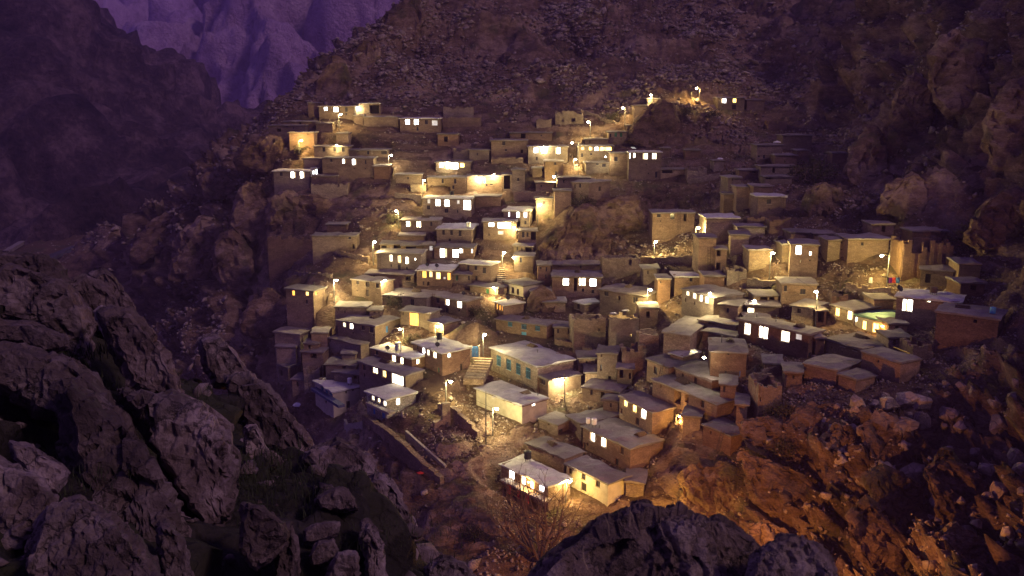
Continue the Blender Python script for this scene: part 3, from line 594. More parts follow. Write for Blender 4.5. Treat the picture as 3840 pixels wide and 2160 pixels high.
h('E2', 'mud house with a very large lit window below the white-roofed house', 1346, 1522, 1404, 1462, ytl=1351, xs=1553, wins=[(1365, 1377, 11, 22, 'g'), (1407, 1388, 16, 22, 'W'), (1440, 1400, 13, 27, 'Y'), (1490, 1419, 40, 44, 'W'), (1367, 1407, 5, 12, 'd')])
h('E3', 'white-roofed corner house with black tank and green door, lower centre', 1549, 1660, 1321, 1408, ytl=1279, xs=1764, wins=[(1565, 1299, 6, 22, 'd'), (1588, 1311, 9, 27, 'W'), (1605, 1319, 9, 27, 'W'), (1630, 1329, 11, 26, 'W'), (1687, 1331, 12, 17, 'W'), (1644, 1388, 8, 20, 'G'), (1730, 1377, 8, 26, 'D'), (1624, 1378, 4, 5, 'd')], roof='pale', mat='mudr')
D1 = h('D1', 'unlit two-storey house with white roof and blue balcony, lower left', 1184, 1252, 1466, 1566, ytl=1424, xs=1352, wins=[(1208, 1456, 11, 20, 'b'), (1224, 1464, 11, 21, 'b'), (1240, 1472, 11, 22, 'b'), (1298, 1471, 6, 9, 'd'), (1324, 1457, 8, 18, 'd'), (1222, 1506, 6, 10, 'd'), (1306, 1520, 14, 32, 'D')], roof='pale', mat='plast')
D2 = h('D2', 'grey stone house with arched lit windows and blue doors, lower left', 1376, 1451, 1496, 1572, ytl=1463, xs=1562, wins=[(1398, 1489, 10, 23, 'A'), (1420, 1497, 8, 23, 'A'), (1443, 1508, 10, 25, 'A'), (1494, 1505, 13, 24, 'A'), (1402, 1541, 10, 26, 'U'), (1437, 1558, 14, 30, 'U'), (1538, 1530, 12, 20, 'U')], roof='pale', mat='grey', name='stone_house')
h('C1', 'large hall with grey roof and four blue-framed windows, lower centre', 1840, 2015, 1370, 1466, ytl=1300, xs=2150, wins=[(1870, 1353, 17, 40, 'b'), (1907, 1368, 18, 41, 'b'), (1943, 1384, 18, 42, 'b'), (1980, 1400, 19, 42, 'b'), (2112, 1356, 8, 4, 'd')], mat='rub', roof='slate', name='stone_hall', cat='hall')
h('C2', 'flat-roofed annex with dazzling lamp-lit wall right of the hall', 2022, 2056, 1422, 1496, ytl=1406, xs=2178, wins=[(2036, 1428, 18, 26, 'g')], mat='mud')
h('C3', 'low wide house with pale lamp-lit wall below the large hall', 1786, 1958, 1516, 1590, ytl=1451, xs=2050, wins=[(1851, 1481, 8, 16, 'W'), (1930, 1513, 10, 14, 'P'), (2002, 1512, 11, 20, 'W'), (1888, 1498, 7, 8, 'Y')], mat='plast', roof='slate')
h('N1', 'pale-roofed house with a row of orange windows, centre', 1563, 1692, 1012, 1076, yaw=8, dep=6, wins=[(1591, 1029, 14, 24, 'O'), (1616, 1029, 11, 19, 'Y'), (1643, 1034, 15, 24, 'Y'), (1683, 1037, 11, 25, 'O'), (1667, 1043, 10, 9, 'P'), (1588, 1062, 6, 14, 'd'), (1606, 1064, 8, 14, 'm')], roof='pale', mat='mudr')
h('N2', 'brown house with bright white tin roof and dark windows, centre', 1725, 1840, 992, 1064, ytl=984, xs=1871, wins=[(1755, 1005, 9, 22, 'd'), (1784, 1005, 11, 16, 'd'), (1816, 1014, 12, 22, 'd'), (1786, 1044, 9, 19, 'd')], roof='pale', mat='mudr')
h('N3', 'small mud annex with two doors left of the white tin roof', 1696, 1765, 1026, 1066, yaw=6, dep=4, wins=[(1713, 1043, 9, 20, 'G'), (1758, 1041, 7, 20, 'd')])
h('N4', 'mud house with two tall lit windows, middle of the village', 1614, 1750, 1127, 1188, ytl=1103, xs=1784, wins=[(1641, 1124, 13, 24, 'g'), (1676, 1131, 14, 25, 'W'), (1722, 1139, 16, 28, 'W'), (1646, 1154, 8, 10, 'd'), (1676, 1164, 11, 18, 'd'), (1721, 1165, 7, 8, 'd')])
h('N5', 'low lamp-lit yard house under the white tin roof house', 1762, 1868, 1078, 1108, ytl=1066, dep=4, wins=[(1828, 1092, 12, 18, 'G'), (1750, 1080, 6, 14, 'd')])
h('N6', 'light-plastered house with three tall windows, right of centre stairs', 1889, 1962, 1068, 1116, ytl=1052, xs=2034, wins=[(1903, 1081, 8, 24, 'g'), (1923, 1088, 9, 22, 'g'), (1942, 1094, 9, 22, 'g')], mat='plast')
h('N6b', 'reddish tower with two slit windows left of the cross-window house', 2016, 2064, 990, 1070, dep=4, wins=[(2049, 1010, 6, 18, 'd'), (2047, 1037, 6, 16, 'd'), (2027, 1005, 8, 8, 'd')], mat='mudr')
h('N8', 'small house with tilted pale roof and orange slit windows, centre', 1856, 1888, 1140, 1180, ytl=1112, xs=1964, wins=[(1864, 1146, 5, 26, 'O'), (1874, 1150, 5, 26, 'O'), (1882, 1154, 4, 22, 'O')], roof='pale', mat='mudr')
h('N9', 'mud house with blue door and white-barred blue windows, centre', 1860, 2050, 1218, 1272, ytl=1192, xs=2076, wins=[(1913, 1212, 17, 25, 'b'), (1965, 1220, 20, 31, 'b'), (2016, 1228, 18, 26, 'b'), (1964, 1259, 20, 28, 'B'), (1898, 1252, 4, 20, 'd')])
h('N10', 'small flat house with one dark window right of the blue door house', 2078, 2140, 1224, 1274, dep=4, yaw=6, wins=[(2093, 1242, 8, 16, 'd'), (2134, 1240, 10, 26, 'm')])
h('N11', 'small stone-walled room with its own lamp, left of the earth mound', 1608, 1664, 1212, 1258, dep=4, ytl=1200, xs=1700)
h('P1', 'house with one cross window and two square lit windows, right of centre', 2069, 2254, 1036, 1102, yaw=6, dep=6, wins=[(2122, 1057, 20, 24, 'W'), (2183, 1057, 22, 27, 'W'), (2224, 1060, 22, 26, 'W'), (2158, 1066, 12, 54, 'm'), (2186, 1088, 9, 12, 'd'), (2223, 1094, 10, 14, 'd')])
h('P2', 'long low blank house behind the cross window house', 2068, 2250, 988, 1020, dep=4, mat='mudr', wins=[(2178, 1001, 6, 12, 'd')])
r_('P2r', 'ruined rubble house with one arched window hole, right of centre', 2258, 2400, 966, 1020, dep=4, rag=.3, wins=[(2364, 984, 11, 22, 'm'), (2282, 984, 4, 10, 'm')])
h('P3', 'mud-roofed house with barred dark window beside a lamp, right of centre', 2248, 2422, 1106, 1176, ytl=1082, dep=6, wins=[(2274, 1100, 16, 20, 'd'), (2382, 1126, 18, 22, 'g'), (2322, 1118, 9, 16, 'm')])
h('P4', 'small pale-roofed hut below the cross window house', 2152, 2192, 1138, 1172, ytl=1126, xs=2232, wins=[(2169, 1150, 10, 20, 'd')], roof='pale')
r_('P5', 'tall ruined stone house, roofless, in the middle right', 2150, 2270, 1192, 1296, dep=5, rag=.25, wins=[(2244, 1203, 7, 8, 'm'), (2246, 1237, 6, 10, 'm')], low=.4, mat='rub', yaw=-6)
r_('P6', 'collapsed roofless house hung with pale cloths beside the tall ruin', 2284, 2394, 1192, 1290, dep=6, rag=.35, wins=[(2366, 1258, 7, 14, 'm')], low=.9, mat='mud', yaw=4)
h('P7', 'big block with grassy collapsed roof, middle right', 2486, 2584, 1252, 1336, ytl=1240, dep=11, mat='rub', wins=[])
h('P8', 'house with four lit windows and dazzling corner lamp, right', 2555, 2674, 1110, 1196, ytl=1070, xs=2784, wins=[(2579, 1095, 12, 27, 'W'), (2605, 1106, 13, 28, 'W'), (2627, 1115, 11, 29, 'W'), (2651, 1122, 14, 28, 'W'), (2571, 1125, 5, 14, 'd'), (2604, 1137, 5, 14, 'd')])
h('P9', 'tall blind mud tower on the right slope', 2616, 2680, 888, 1018, dep=5)
h('P9b', 'dark open stall against the tall blind tower', 2682, 2722, 930, 1015, dep=4, wins=[(2692, 946, 22, 30, 'm'), (2692, 1000, 18, 30, 'm')], mat='mudr')
h('P10', 'mud cube with thin roof above the right lamp yard', 2738, 2806, 878, 942, xs=2840, yaw=10)
h('P10b', 'low stone terrace house behind the thin-roofed cube', 2765, 2868, 846, 876, dep=4, mat='rub')
h('P13', 'plain terrace house behind the tall right lamp pole', 2808, 2890, 932, 990, dep=4, mat='rub', wins=[(2838, 938, 5, 5, 'd')])
h('P14', 'tall mud house with a large and a tiny lit window, right', 2958, 3062, 914, 1034, xs=3122, yaw=14, wins=[(2995, 938, 20, 30, 'W'), (3039, 951, 8, 14, 'W'), (3003, 980, 5, 10, 'd'), (3037, 977, 6, 7, 'd')], mat='mudr')
h('P14b', 'lamp-lit narrow annex left of the tall right house', 2932, 2957, 912, 982, dep=4)
h('P15', 'roofless-looking mud house with two dark windows near the tall lamp', 2930, 3060, 1062, 1128, yaw=6, wins=[(2946, 1082, 12, 22, 'd'), (3011, 1094, 21, 20, 'd'), (2950, 1122, 5, 5, 'd')])
h('S1', 'long mud house with one small square hole, under right-hand crags', 3178, 3330, 892, 946, dep=5, wins=[(3234, 915, 11, 13, 'd')])
h('S1b', 'mud house with two tiny holes left of the right-hand crags', 3102, 3176, 896, 960, dep=4, wins=[(3157, 910, 8, 8, 'd'), (3157, 936, 6, 6, 'd')])
h('S2', 'low cave-like house with stone lid among right-hand crags', 3268, 3350, 836, 876, dep=4, wins=[(3314, 856, 14, 30, 'm'), (3372, 850, 30, 20, 'm')], mat='mudr')
r_('S3', 'large broken mud ruin with black hollow, far right', 3384, 3570, 900, 1000, dep=5, rag=1.0, mat='mudr', wins=[(3440, 930, 40, 40, 'm'), (3540, 970, 16, 34, 'm')])
h('S3b', 'flat-topped mud house above the large broken ruin, far right', 3420, 3552, 862, 900, dep=4, mat='mudr', wins=[(3536, 897, 6, 8, 'd')])
h('S4', 'thick-roofed hut with lamp-lit side and dark door, far right', 3450, 3570, 1012, 1066, ytl=1004, dep=5, wins=[(3480, 1044, 20, 34, 'D')], mat='mud')
h('S5', 'mud hut with wide flat roof at the far right edge', 3592, 3672, 986, 1048, dep=5, yaw=10, xs=3742)
h('S6', 'house with big white sheet roof and one bright window, far right', 3356, 3592, 1130, 1206, ytl=1106, dep=6, wins=[(3403, 1145, 35, 41, 'W'), (3482, 1128, 15, 10, 'W')], roof='pale')
h('S7', 'long blank earth-roofed house below the white sheet roof, far right', 3506, 3738, 1192, 1270, ytl=1164, dep=6, wins=[(3657, 1205, 14, 12, 'm')], mat='mudr')
h('S8', 'house with yellow and white windows beside the green roof, right', 3112, 3200, 1160, 1216, ytl=1136, dep=6, wins=[(3140, 1168, 15, 32, 'Y'), (3187, 1183, 18, 30, 'W')], mat='rub')
h('S8b', 'house with green corrugated roof and glowing orange door, right', 3202, 3326, 1204, 1252, ytl=1168, dep=6, wins=[(3210, 1198, 8, 16, 'W'), (3240, 1225, 14, 40, 'Y'), (3283, 1230, 22, 34, 'Y'), (3307, 1225, 15, 10, 'O')], roof='tingreen', mat='plast')
h('S9', 'house with pink-lit roof terrace and three dark windows, right', 3090, 3228, 1306, 1358, ytl=1222, dep=7, wins=[(3116, 1260, 14, 32, 'd'), (3162, 1281, 18, 38, 'g'), (3207, 1299, 17, 34, 'd'), (3119, 1304, 4, 9, 'd'), (3157, 1320, 5, 8, 'd')])
h('S10', 'blank house with a yellow pole on its roof, lower right', 3229, 3371, 1355, 1440, ytl=1306, xs=3428, wins=[(3293, 1355, 9, 10, 'd')], mat='mudr')
h('S11', 'house with collapsed roof edge below the three dark windows, right', 3012, 3134, 1384, 1446, ytl=1356, dep=6, mat='mudr', wins=[(3000, 1402, 7, 10, 'd')])
h('S12', 'lowest flat roofed hut on the right above the boulders', 3142, 3206, 1418, 1476, ytl=1398, xs=3262, mat='mudr')
h('S13', 'lone mud house perched above the orange-lit cliff', 2634, 2738, 1628, 1702, ytl=1586, xs=2786, wins=[(2665, 1622, 7, 12, 'd')], mat='mudr')
h('S14', 'low mud store right of the long house above the cliff', 2760, 2800, 1514, 1570, dep=4, yaw=16, xs=2850)
h('S15', 'small mud hut with dark slot behind the long house above the cliff', 2700, 2759, 1440, 1492, dep=4, yaw=14, wins=[(2716, 1458, 10, 28, 'd')])
r_('S16', 'broken earthen enclosure right of the small hut above the cliff', 2842, 2930, 1442, 1510, dep=5, rag=.5, mat='mudr', wins=[(2852, 1497, 6, 18, 'm')])
h('B0', 'bottom house with slab roof, four lit windows and golden balcony', 1880, 2055, 1820, 1912, ytl=1735, xs=2138, wins=[(1918, 1774, 17, 43, 'W'), (1963, 1796, 15, 40, 'W'), (1995, 1814, 16, 43, 'W'), (2030, 1826, 17, 32, 'W')], roof='pale', mat='mudr')
h('B1', 'brown house with three tall lit windows above the big earth roof', 2321, 2444, 1540, 1622, ytl=1466, xs=2524, wins=[(2346, 1505, 14, 38, 'Y'), (2379, 1526, 14, 38, 'Y'), (2413, 1548, 16, 40, 'W'), (2331, 1541, 7, 18, 'd'), (2390, 1580, 14, 28, 'g')])
h('B2', 'tall house with two lit windows under a vast earth roof, bottom centre', 2184, 2362, 1678, 1772, ytl=1594, xs=2484, dep=10, wins=[(2220, 1632, 18, 41, 'W'), (2264, 1654, 19, 41, 'W'), (2332, 1690, 13, 26, 'd'), (2312, 1737, 14, 34, 'D'), (2192, 1672, 8, 26, 'D'), (2203, 1666, 7, 13, 'd')], mat='mudr')
h('B2b', 'broad lower terrace house left of the vast earth roof', 2131, 2180, 1582, 1640, ytl=1556, dep=8, mat='mudr')
h('B3', 'low curved earth roof house behind the bottom house', 1978, 2116, 1714, 1772, ytl=1658, xs=2178, wins=[(2073, 1713, 6, 10, 'd')])
h('B4', 'yellow-lit two-storey house at the bottom with dark wooden windows', 2123, 2278, 1808, 1896, ytl=1735, xs=2336, wins=[(2138, 1767, 12, 22, 'd'), (2188, 1785, 16, 25, 'd'), (2242, 1811, 16, 29, 'd'), (2189, 1826, 20, 32, 'D')], mat='plast')
h('B4b', 'small yellow-lit wall room right of the bottom two-storey house', 2346, 2412, 1806, 1862, dep=4, yaw=12, mat='rub')
h('B5', 'small curved-roof hut with a dark door left of the vast earth roof', 2022, 2092, 1588, 1630, ytl=1566, xs=2140, wins=[(2057, 1590, 7, 10, 'd'), (2102, 1618, 18, 16, 'D')], mat='mudr')
h('B6', 'mud house with one dark window behind the long earth-roofed house', 2425, 2504, 1372, 1446, ytl=1340, dep=6, wins=[(2458, 1389, 12, 26, 'd')])
h('B7', 'tall cracked mud house half collapsed, right of the large hall', 2238, 2312, 1322, 1430, yaw=10, dep=4, wins=[(2256, 1332, 5, 14, 'd'), (2254, 1379, 7, 24, 'd'), (2286, 1418, 10, 16, 'm')])
h('B7b', 'porch hut with black doorway right of the cracked house', 2314, 2370, 1378, 1432, dep=4, yaw=10, wins=[(2330, 1402, 14, 30, 'm'), (2362, 1410, 8, 22, 'm')])
h('B8', 'long low hut with two black doors behind the three tall lit windows', 2184, 2318, 1466, 1502, ytl=1446, dep=5, wins=[(2218, 1470, 9, 24, 'd'), (2260, 1482, 14, 24, 'm')])
h('B9', 'long earth-roofed house with open timber bay above the cliff', 2446, 2686, 1511, 1568, ytl=1418, xs=2757, wins=[(2478, 1449, 5, 16, 'd'), (2541, 1490, 26, 50, 'm'), (2575, 1490, 14, 40, 'm'), (2634, 1512, 14, 32, 'g'), (2628, 1549, 5, 6, 'd')], mat='mudr')
h('B10', 'little rooftop room with a tin lid on the terrace, right of centre', 2512, 2558, 1332, 1380, ytl=1320, dep=4, roof='tin', mat='mudr', name='rooftop_room', cat='room', wins=[(2568, 1350, 12, 36, 'm')])
h('B11', 'terrace house with two dark windows under the rooftop room', 2532, 2668, 1424, 1470, ytl=1374, dep=7, wins=[(2560, 1407, 7, 14, 'd'), (2607, 1428, 12, 26, 'g')], mat='mudr')
h('B12', 'reddish corner house with lit side windows and scalloped roof, right', 2662, 2796, 1318, 1412, yaw=10, dep=7, wins=[(2732, 1320, 9, 24, 'd'), (2722, 1400, 6, 20, 'd'), (2624, 1291, 10, 30, 'P'), (2648, 1308, 10, 38, 'W'), (2645, 1371, 9, 34, 'W'), (2627, 1358, 6, 22, 'W')], mat='mudr')
h('B13', 'long house with three huge white windows, right of centre', 2765, 3027, 1250, 1345, ytl=1192, xs=3060, wins=[(2802, 1234, 22, 40, 'W'), (2862, 1247, 30, 41, 'W'), (2944, 1262, 30, 38, 'W'), (2925, 1303, 6, 5, 'd'), (2994, 1264, 24, 22, 'P'), (3036, 1332, 10, 20, 'd')], mat='mudr')
h('B14', 'low lit roof house left of the three huge windows, upper of two', 2622, 2760, 1216, 1240, ytl=1194, dep=5, wins=[(2670, 1212, 30, 10, 'm')])
h('B14b', 'low rounded roof house left of the three huge windows, lower of two', 2634, 2752, 1256, 1282, ytl=1236, dep=5)
h('B15', 'small lamp-lit hut between the four-window house and tall lamp', 2696, 2764, 1144, 1208, ytl=1136, xs=2800, wins=[(2729, 1164, 9, 18, 'g'), (2757, 1200, 8, 14, 'd')])
h('B16', 'glowing stall with tin roof below the tall right tower', 2800, 2920, 1146, 1180, ytl=1140, dep=4, wins=[(2815, 1164, 24, 16, 'W')])
h('B16b', 'dark open barn behind the glowing stall, right', 2830, 2918, 1104, 1136, dep=4, wins=[(2866, 1116, 30, 22, 'm'), (2895, 1120, 20, 16, 'm')])
h('B17', 'square rubble house with dark window left of the tall lamp', 2966, 3046, 1152, 1218, ytl=1140, dep=5, wins=[(2996, 1166, 14, 18, 'd')], mat='rub')
h('B17b', 'black-fronted lean-to with orange-lit corner by the tall lamp', 3062, 3096, 1160, 1216, dep=4, wins=[(3078, 1186, 24, 46, 'm')], mat='mudr')
h('L1', 'little mud hut with curved roof and black door, dark lower left', 1046, 1082, 1374, 1424, ytl=1364, xs=1118, wins=[(1056, 1400, 8, 20, 'm'), (1116, 1374, 6, 20, 'm')])
h('L2', 'hollow-fronted mud hut in the dark lower left', 1134, 1212, 1318, 1364, dep=4, yaw=10, wins=[(1175, 1332, 24, 24, 'm')])
h('L3', 'low double-roomed mud shed in the dark lower left', 1222, 1336, 1366, 1400, dep=4, yaw=8, wins=[(1290, 1378, 14, 20, 'm'), (1324, 1370, 24, 10, 'd')])
h('L4', 'earth-roofed lean-to left of the very large lit window', 1252, 1344, 1400, 1428, ytl=1390, dep=5, wins=[(1332, 1414, 14, 18, 'm')])
h('L6', 'tiny mud storeroom with black doorway behind the double shed', 1282, 1334, 1322, 1350, dep=3, wins=[(1330, 1338, 6, 16, 'm')])
r_('L7', 'tumbled stone pen in front of the little curved-roof hut', 1140, 1200, 1382, 1424, dep=3, rag=.7)

# smaller dark houses, byres and broken walls packed between the others
h('X1', 'broken low house below the wide white-eaved house, upper left', 1642, 1719, 500, 545, dep=4, mat='mudr', wins=[(1672, 522, 14, 20, 'm')])
r_('X2', 'wrecked wall foundation below the unlit framed window house', 1842, 1962, 588, 612, dep=3, rag=.4)
h('X3', 'dark reddish byre above the yellow windows and golden verandah', 2194, 2280, 519, 548, dep=4, mat='mudr', wins=[(2212, 531, 5, 10, 'd')])
h('X4', 'low annex under the golden verandah on its left', 2196, 2284, 606, 646, dep=4, wins=[(2240, 612, 10, 14, 'd'), (2265, 620, 14, 12, 'd')])
h('X5', 'pale lamp-lit byre left of the house behind the knob', 2010, 2078, 682, 716, dep=4, wins=[(2030, 697, 6, 8, 'd')])
r_('X6', 'long terrace ruin below the square mud tower', 1926, 2058, 718, 744, dep=3, rag=.3, mat='mud')
r_('X7', 'stone pen right of the low slab-roofed byre', 2578, 2650, 628, 662, dep=4, rag=.5)
r_('X8', 'left mud wall stub below the front cube of the dark cluster', 2802, 2878, 812, 846, dep=3, rag=.6, mat='mudr')
r_('X9', 'right mud wall stub below the front cube of the dark cluster', 2886, 2962, 818, 856, dep=3, rag=.6, mat='mudr')
h('X10', 'small flat house behind the tall house with tiny lit window', 2964, 3050, 868, 908, dep=4, mat='mudr')
h('X11', 'low grey-roofed house behind the two tiny holes house', 3050, 3130, 872, 900, dep=4)
h('X12', 'dark byre tucked between the wide flat roof hut and far ruin', 3600, 3690, 1056, 1096, dep=4, mat='mudr', wins=[(3650, 1080, 22, 22, 'm')])
r_('X13', 'triangular broken gable left of the laundry terrace', 3122, 3180, 1098, 1132, dep=3, rag=.9, mat='mudr')
h('X14', 'low wall house touching the white sheet roof on the left', 3278, 3350, 1118, 1152, dep=4)
h('X15', 'broad dark terrace house under the white and orange window row', 1374, 1552, 1026, 1056, yaw=6, dep=4, wins=[(1400, 1040, 12, 12, 'm'), (1530, 1044, 20, 18, 'm')])
h('X16', 'small hut with two dark slits left of the pale three window roof', 1386, 1430, 1160, 1186, dep=3, wins=[(1404, 1168, 8, 12, 'd'), (1421, 1172, 6, 10, 'd')])
r_('X17', 'pair of ruined pillars behind the cracked half collapsed house', 2332, 2422, 1298, 1366, dep=4, rag=1.1)
h('X18', 'tiny reddish hut in the dark lower left below the thin-roofed shed', 1140, 1196, 1284, 1316, dep=3, mat='mudr', wins=[(1160, 1302, 8, 16, 'm')])
h('X19', 'low byre left of the tin-edged barn, lower left', 1168, 1228, 1244, 1280, dep=4, mat='mudr')
r_('X20', 'stone pen beside the earth-roofed lean-to, dark lower left', 1196, 1252, 1420, 1450, dep=3, rag=.5)
h('X21', 'small mud house under the double shed, dark lower left', 1096, 1140, 1420, 1456, dep=3, yaw=10, xs=1170, wins=[(1116, 1440, 8, 16, 'm')])
h('X22', 'long low house left of the slope lamp, upper left of centre', 1484, 1580, 652, 684, dep=4, wins=[(1530, 668, 6, 10, 'd')])
r_('X23', 'ruined wall left of the dazzling porch house lower store', 1540, 1598, 690, 720, dep=3, rag=.5)
h('X24', 'narrow dark house below the twin slope lamps right of the knob', 2412, 2470, 1004, 1050, dep=4, wins=[(2430, 1022, 6, 14, 'd')])
h('X25', 'tall grey pillar house left of the dazzling four-window house', 2466, 2512, 1042, 1120, dep=4, mat='mudr', wins=[(2478, 1058, 5, 10, 'd')])
h('X26', 'roofed cube house above the four lit windows, right', 2530, 2622, 1034, 1066, dep=4, roof='pale', wins=[(2592, 1048, 12, 16, 'd')])
h('X27', 'dark stepped house under the tall blind tower', 2640, 2716, 1030, 1072, dep=4, mat='mudr')
r_('X28', 'stone walled garden left of the tall lamp pole yard', 2726, 2800, 1010, 1046, dep=4, rag=.4)
h('X29', 'low roof under the reddish slit-window tower', 1990, 2066, 1090, 1130, dep=4, mat='mudr', wins=[(2010, 1106, 8, 14, 'd')])
h('X30', 'squat house on the outcrop right of the light-plastered house', 2040, 2120, 1128, 1166, dep=4)
h('X31', 'dark barn right of the tall roofless ruin with slab roof', 2398, 2466, 1150, 1208, dep=4, mat='mudr', wins=[(2430, 1180, 14, 24, 'm')])
r_('X32', 'crumbling terrace house below the collapsed cloth-hung house', 2396, 2470, 1250, 1310, dep=4, rag=.7)
h('X33', 'low stone house right of the large hall under the cracked house', 2170, 2232, 1338, 1384, dep=4, mat='rub', wins=[(2200, 1360, 8, 14, 'd')])
h('X34', 'small flat house behind the three huge white windows, right', 2800, 2886, 1188, 1214, dep=4)
h('X35', 'narrow dark house between three huge windows and pink-lit terrace', 3056, 3088, 1262, 1330, dep=4, mat='mudr')
h('X36', 'stone shed behind the blank yellow pole house, lower right', 3330, 3420, 1262, 1304, dep=4, mat='rub', wins=[(3356, 1284, 14, 24, 'm')])
h('X37', 'low house right of the glowing orange door terrace', 3330, 3400, 1210, 1250, dep=4, mat='mudr', wins=[(3362, 1234, 14, 24, 'm')])
r_('X38', 'broken stone house above the boulders, lower right', 3420, 3500, 1290, 1340, dep=4, rag=.7, mat='mudr')
h('X39', 'dark corner house between the hall annex and cracked house', 2196, 2240, 1392, 1444, dep=4, mat='rub')
h('X40', 'reddish hut with dark window under the lowest collapsed roof, right', 2940, 3006, 1392, 1444, dep=4, yaw=12, mat='mudr', wins=[(2976, 1414, 9, 14, 'd')])
h('X41', 'small byre below the long terrace of three huge windows', 2866, 2934, 1360, 1400, dep=4, yaw=12, mat='mudr')
h('X42', 'mud house tucked above the orange-lit cliff under the long house', 2560, 2624, 1560, 1612, dep=4, yaw=20, mat='mudr')
h('X43', 'flat hut left of the three tall lit windows house', 2262, 2318, 1500, 1540, dep=5, yaw=20, wins=[(2290, 1520, 8, 16, 'd')])
h('X44', 'highest dark ruin-like house right of the topmost lamp', 2800, 2866, 372, 412, dep=4, mat='mudr')
h('X45', 'small dark hut on the slope below the highest house', 2570, 2626, 560, 592, dep=3, mat='mudr')
r_('X46', 'old stone enclosure above the dark right cluster', 2880, 2950, 452, 486, dep=4, rag=.6, mat='mudr')
h('X47', 'small mud hut left of the unlit framed window house, upper centre', 1760, 1834, 560, 598, dep=4, wins=[(1790, 578, 6, 10, 'd')])
r_('X48', 'ruined block above the dazzling open porch', 1700, 1768, 556, 592, dep=3, rag=.6, mat='mud')
h('X49', 'plain mud block left of the narrow block by the knob', 2010, 2072, 742, 788, dep=4, wins=[(2040, 760, 7, 12, 'd')])
h('X50', 'little mud house on the ledge above the ledge house', 1226, 1300, 838, 868, dep=3, mat='mudr')

# balconies and hangings are parts of their houses
def balcony(hk, p0, p1, out, thick, mat, rail=None, name='balcony'):
    H = HOUSES[hk]; A = ray_plane(p0[0], p0[1], H['A']+H['n']*out, H['n']); B = ray_plane(p1[0], p1[1], H['A']+H['n']*out, H['n'])
    z = (A[2]+B[2])/2; a, b = np.dot(A-H['A'], H['u']), np.dot(B-H['A'], H['u']); P = H['A']
    mb = MB(); q = [P+H['u']*a+H['n']*out, P+H['u']*b+H['n']*out, P+H['u']*b-H['n']*.1, P+H['u']*a-H['n']*.1]
    mb.box8([x+Z*(z-thick) for x in q]+[x+Z*z for x in q]); o = mb.build(name, mat, H['root'], H['base'])
    if rail:
        rb = MB(); n = int((b-a)/.5)
        for i in range(n+1):
            c = P+H['u']*(a+(b-a)*i/n)+H['n']*(out-.05); rb.tube([c+Z*z, c+Z*(z+.9)], .025, 5)
        rb.tube([P+H['u']*a+H['n']*(out-.05)+Z*(z+.9), P+H['u']*b+H['n']*(out-.05)+Z*(z+.9)], .035, 5); rb.build('railing', rail, o, H['base'])
    return z, a, b
balcony('D1', (1166, 1462), (1268, 1512), 1.0, .45, 'bgrey')
balcony('D2', (1370, 1512), (1458, 1545), 1.0, .35, 'conc', 'pole')
zb_, a_, b_ = balcony('B0', (1876, 1800), (2040, 1878), 1.1, .25, 'conc', 'wood')
H = HOUSES['B0']
for i, t in enumerate((.22, .45, .63)):
    c = H['A']+H['u']*(a_+(b_-a_)*t)+H['n']*1.12; q = MB(); q.obox(c+Z*(zb_-1.5), H['u'], H['n'], Z, .32, .03, 1.3); q.build('red_hanging', 'red', H['root'], H['base'])
bulb = MB(); c = H['A']+H['u']*(a_+(b_-a_)*.55)+H['n']*.3+Z*(zb_+.9); bulb.lathe(c, [(.02, 0), (.1, .05), (.1, .15), (.02, .2)], 8); bulb.build('balcony_lamp', 'bulbo', H['root'], H['base'])
L_ = bpy.data.lights.new("balcony_light", 'POINT'); L_.energy = 160; L_.color = (1, .55, .15); L_.shadow_soft_size = .12
lo = bpy.data.objects.new("balcony_light", L_); COL.objects.link(lo); lo.parent = H['root']; lo.location = tuple(np.asarray(c)+H['n']*.35-np.asarray(H['base']))
balcony('C2', (2020, 1408), (2060, 1424), .5, .18, 'roof', name='eave')

# ------------------------------------------------------------------ hillside mesh
def grid_faces(nx, ny):
    i, j = np.meshgrid(np.arange(nx-1), np.arange(ny-1)); a = (j*nx+i).ravel()
    return np.stack([a, a+1, a+nx+1, a+nx], 1)
def big_mesh(name, V, Fq, mat, smooth=False):
    me = bpy.data.meshes.new(name); n = len(V); m = len(Fq); k = Fq.shape[1]
    me.vertices.add(n); me.vertices.foreach_set("co", np.asarray(V, np.float32).ravel())
    me.loops.add(m*k); me.loops.foreach_set("vertex_index", Fq.astype(np.int32).ravel())
    me.polygons.add(m); me.polygons.foreach_set("loop_start", (np.arange(m)*k).astype(np.int32)); me.polygons.foreach_set("loop_total", np.full(m, k, np.int32))
    me.update(calc_edges=True); me.validate(); me.materials.append(M[mat])
    if smooth: me.shade_smooth()
    o = bpy.data.objects.new(name, me); COL.objects.link(o); return o
def grid_normals(P, nx, ny):
    G = P.reshape(ny, nx, 3); du = np.gradient(G, axis=1); dv = np.gradient(G, axis=0); n = np.cross(du, dv).reshape(-1, 3)
    return n/(np.linalg.norm(n, axis=1, keepdims=True)+1e-9)
xs_ = np.concatenate([np.arange(-190, -100, 1.0), np.arange(-100, 12, .6), np.arange(12, 62, .38), np.arange(62, 176, .75)])
ys_ = [44.]
while ys_[-1] < 452: ys_.append(ys_[-1]+max(.42, ys_[-1]*.0046))
ys_ = np.array(ys_); nx, ny = len(xs_), len(ys_)
X, Yg = np.meshgrid(xs_, ys_); XY = np.c_[X.ravel(), Yg.ravel()]
Pb = np.c_[XY, BASE(XY)]
nb = grid_normals(Pb, nx, ny)
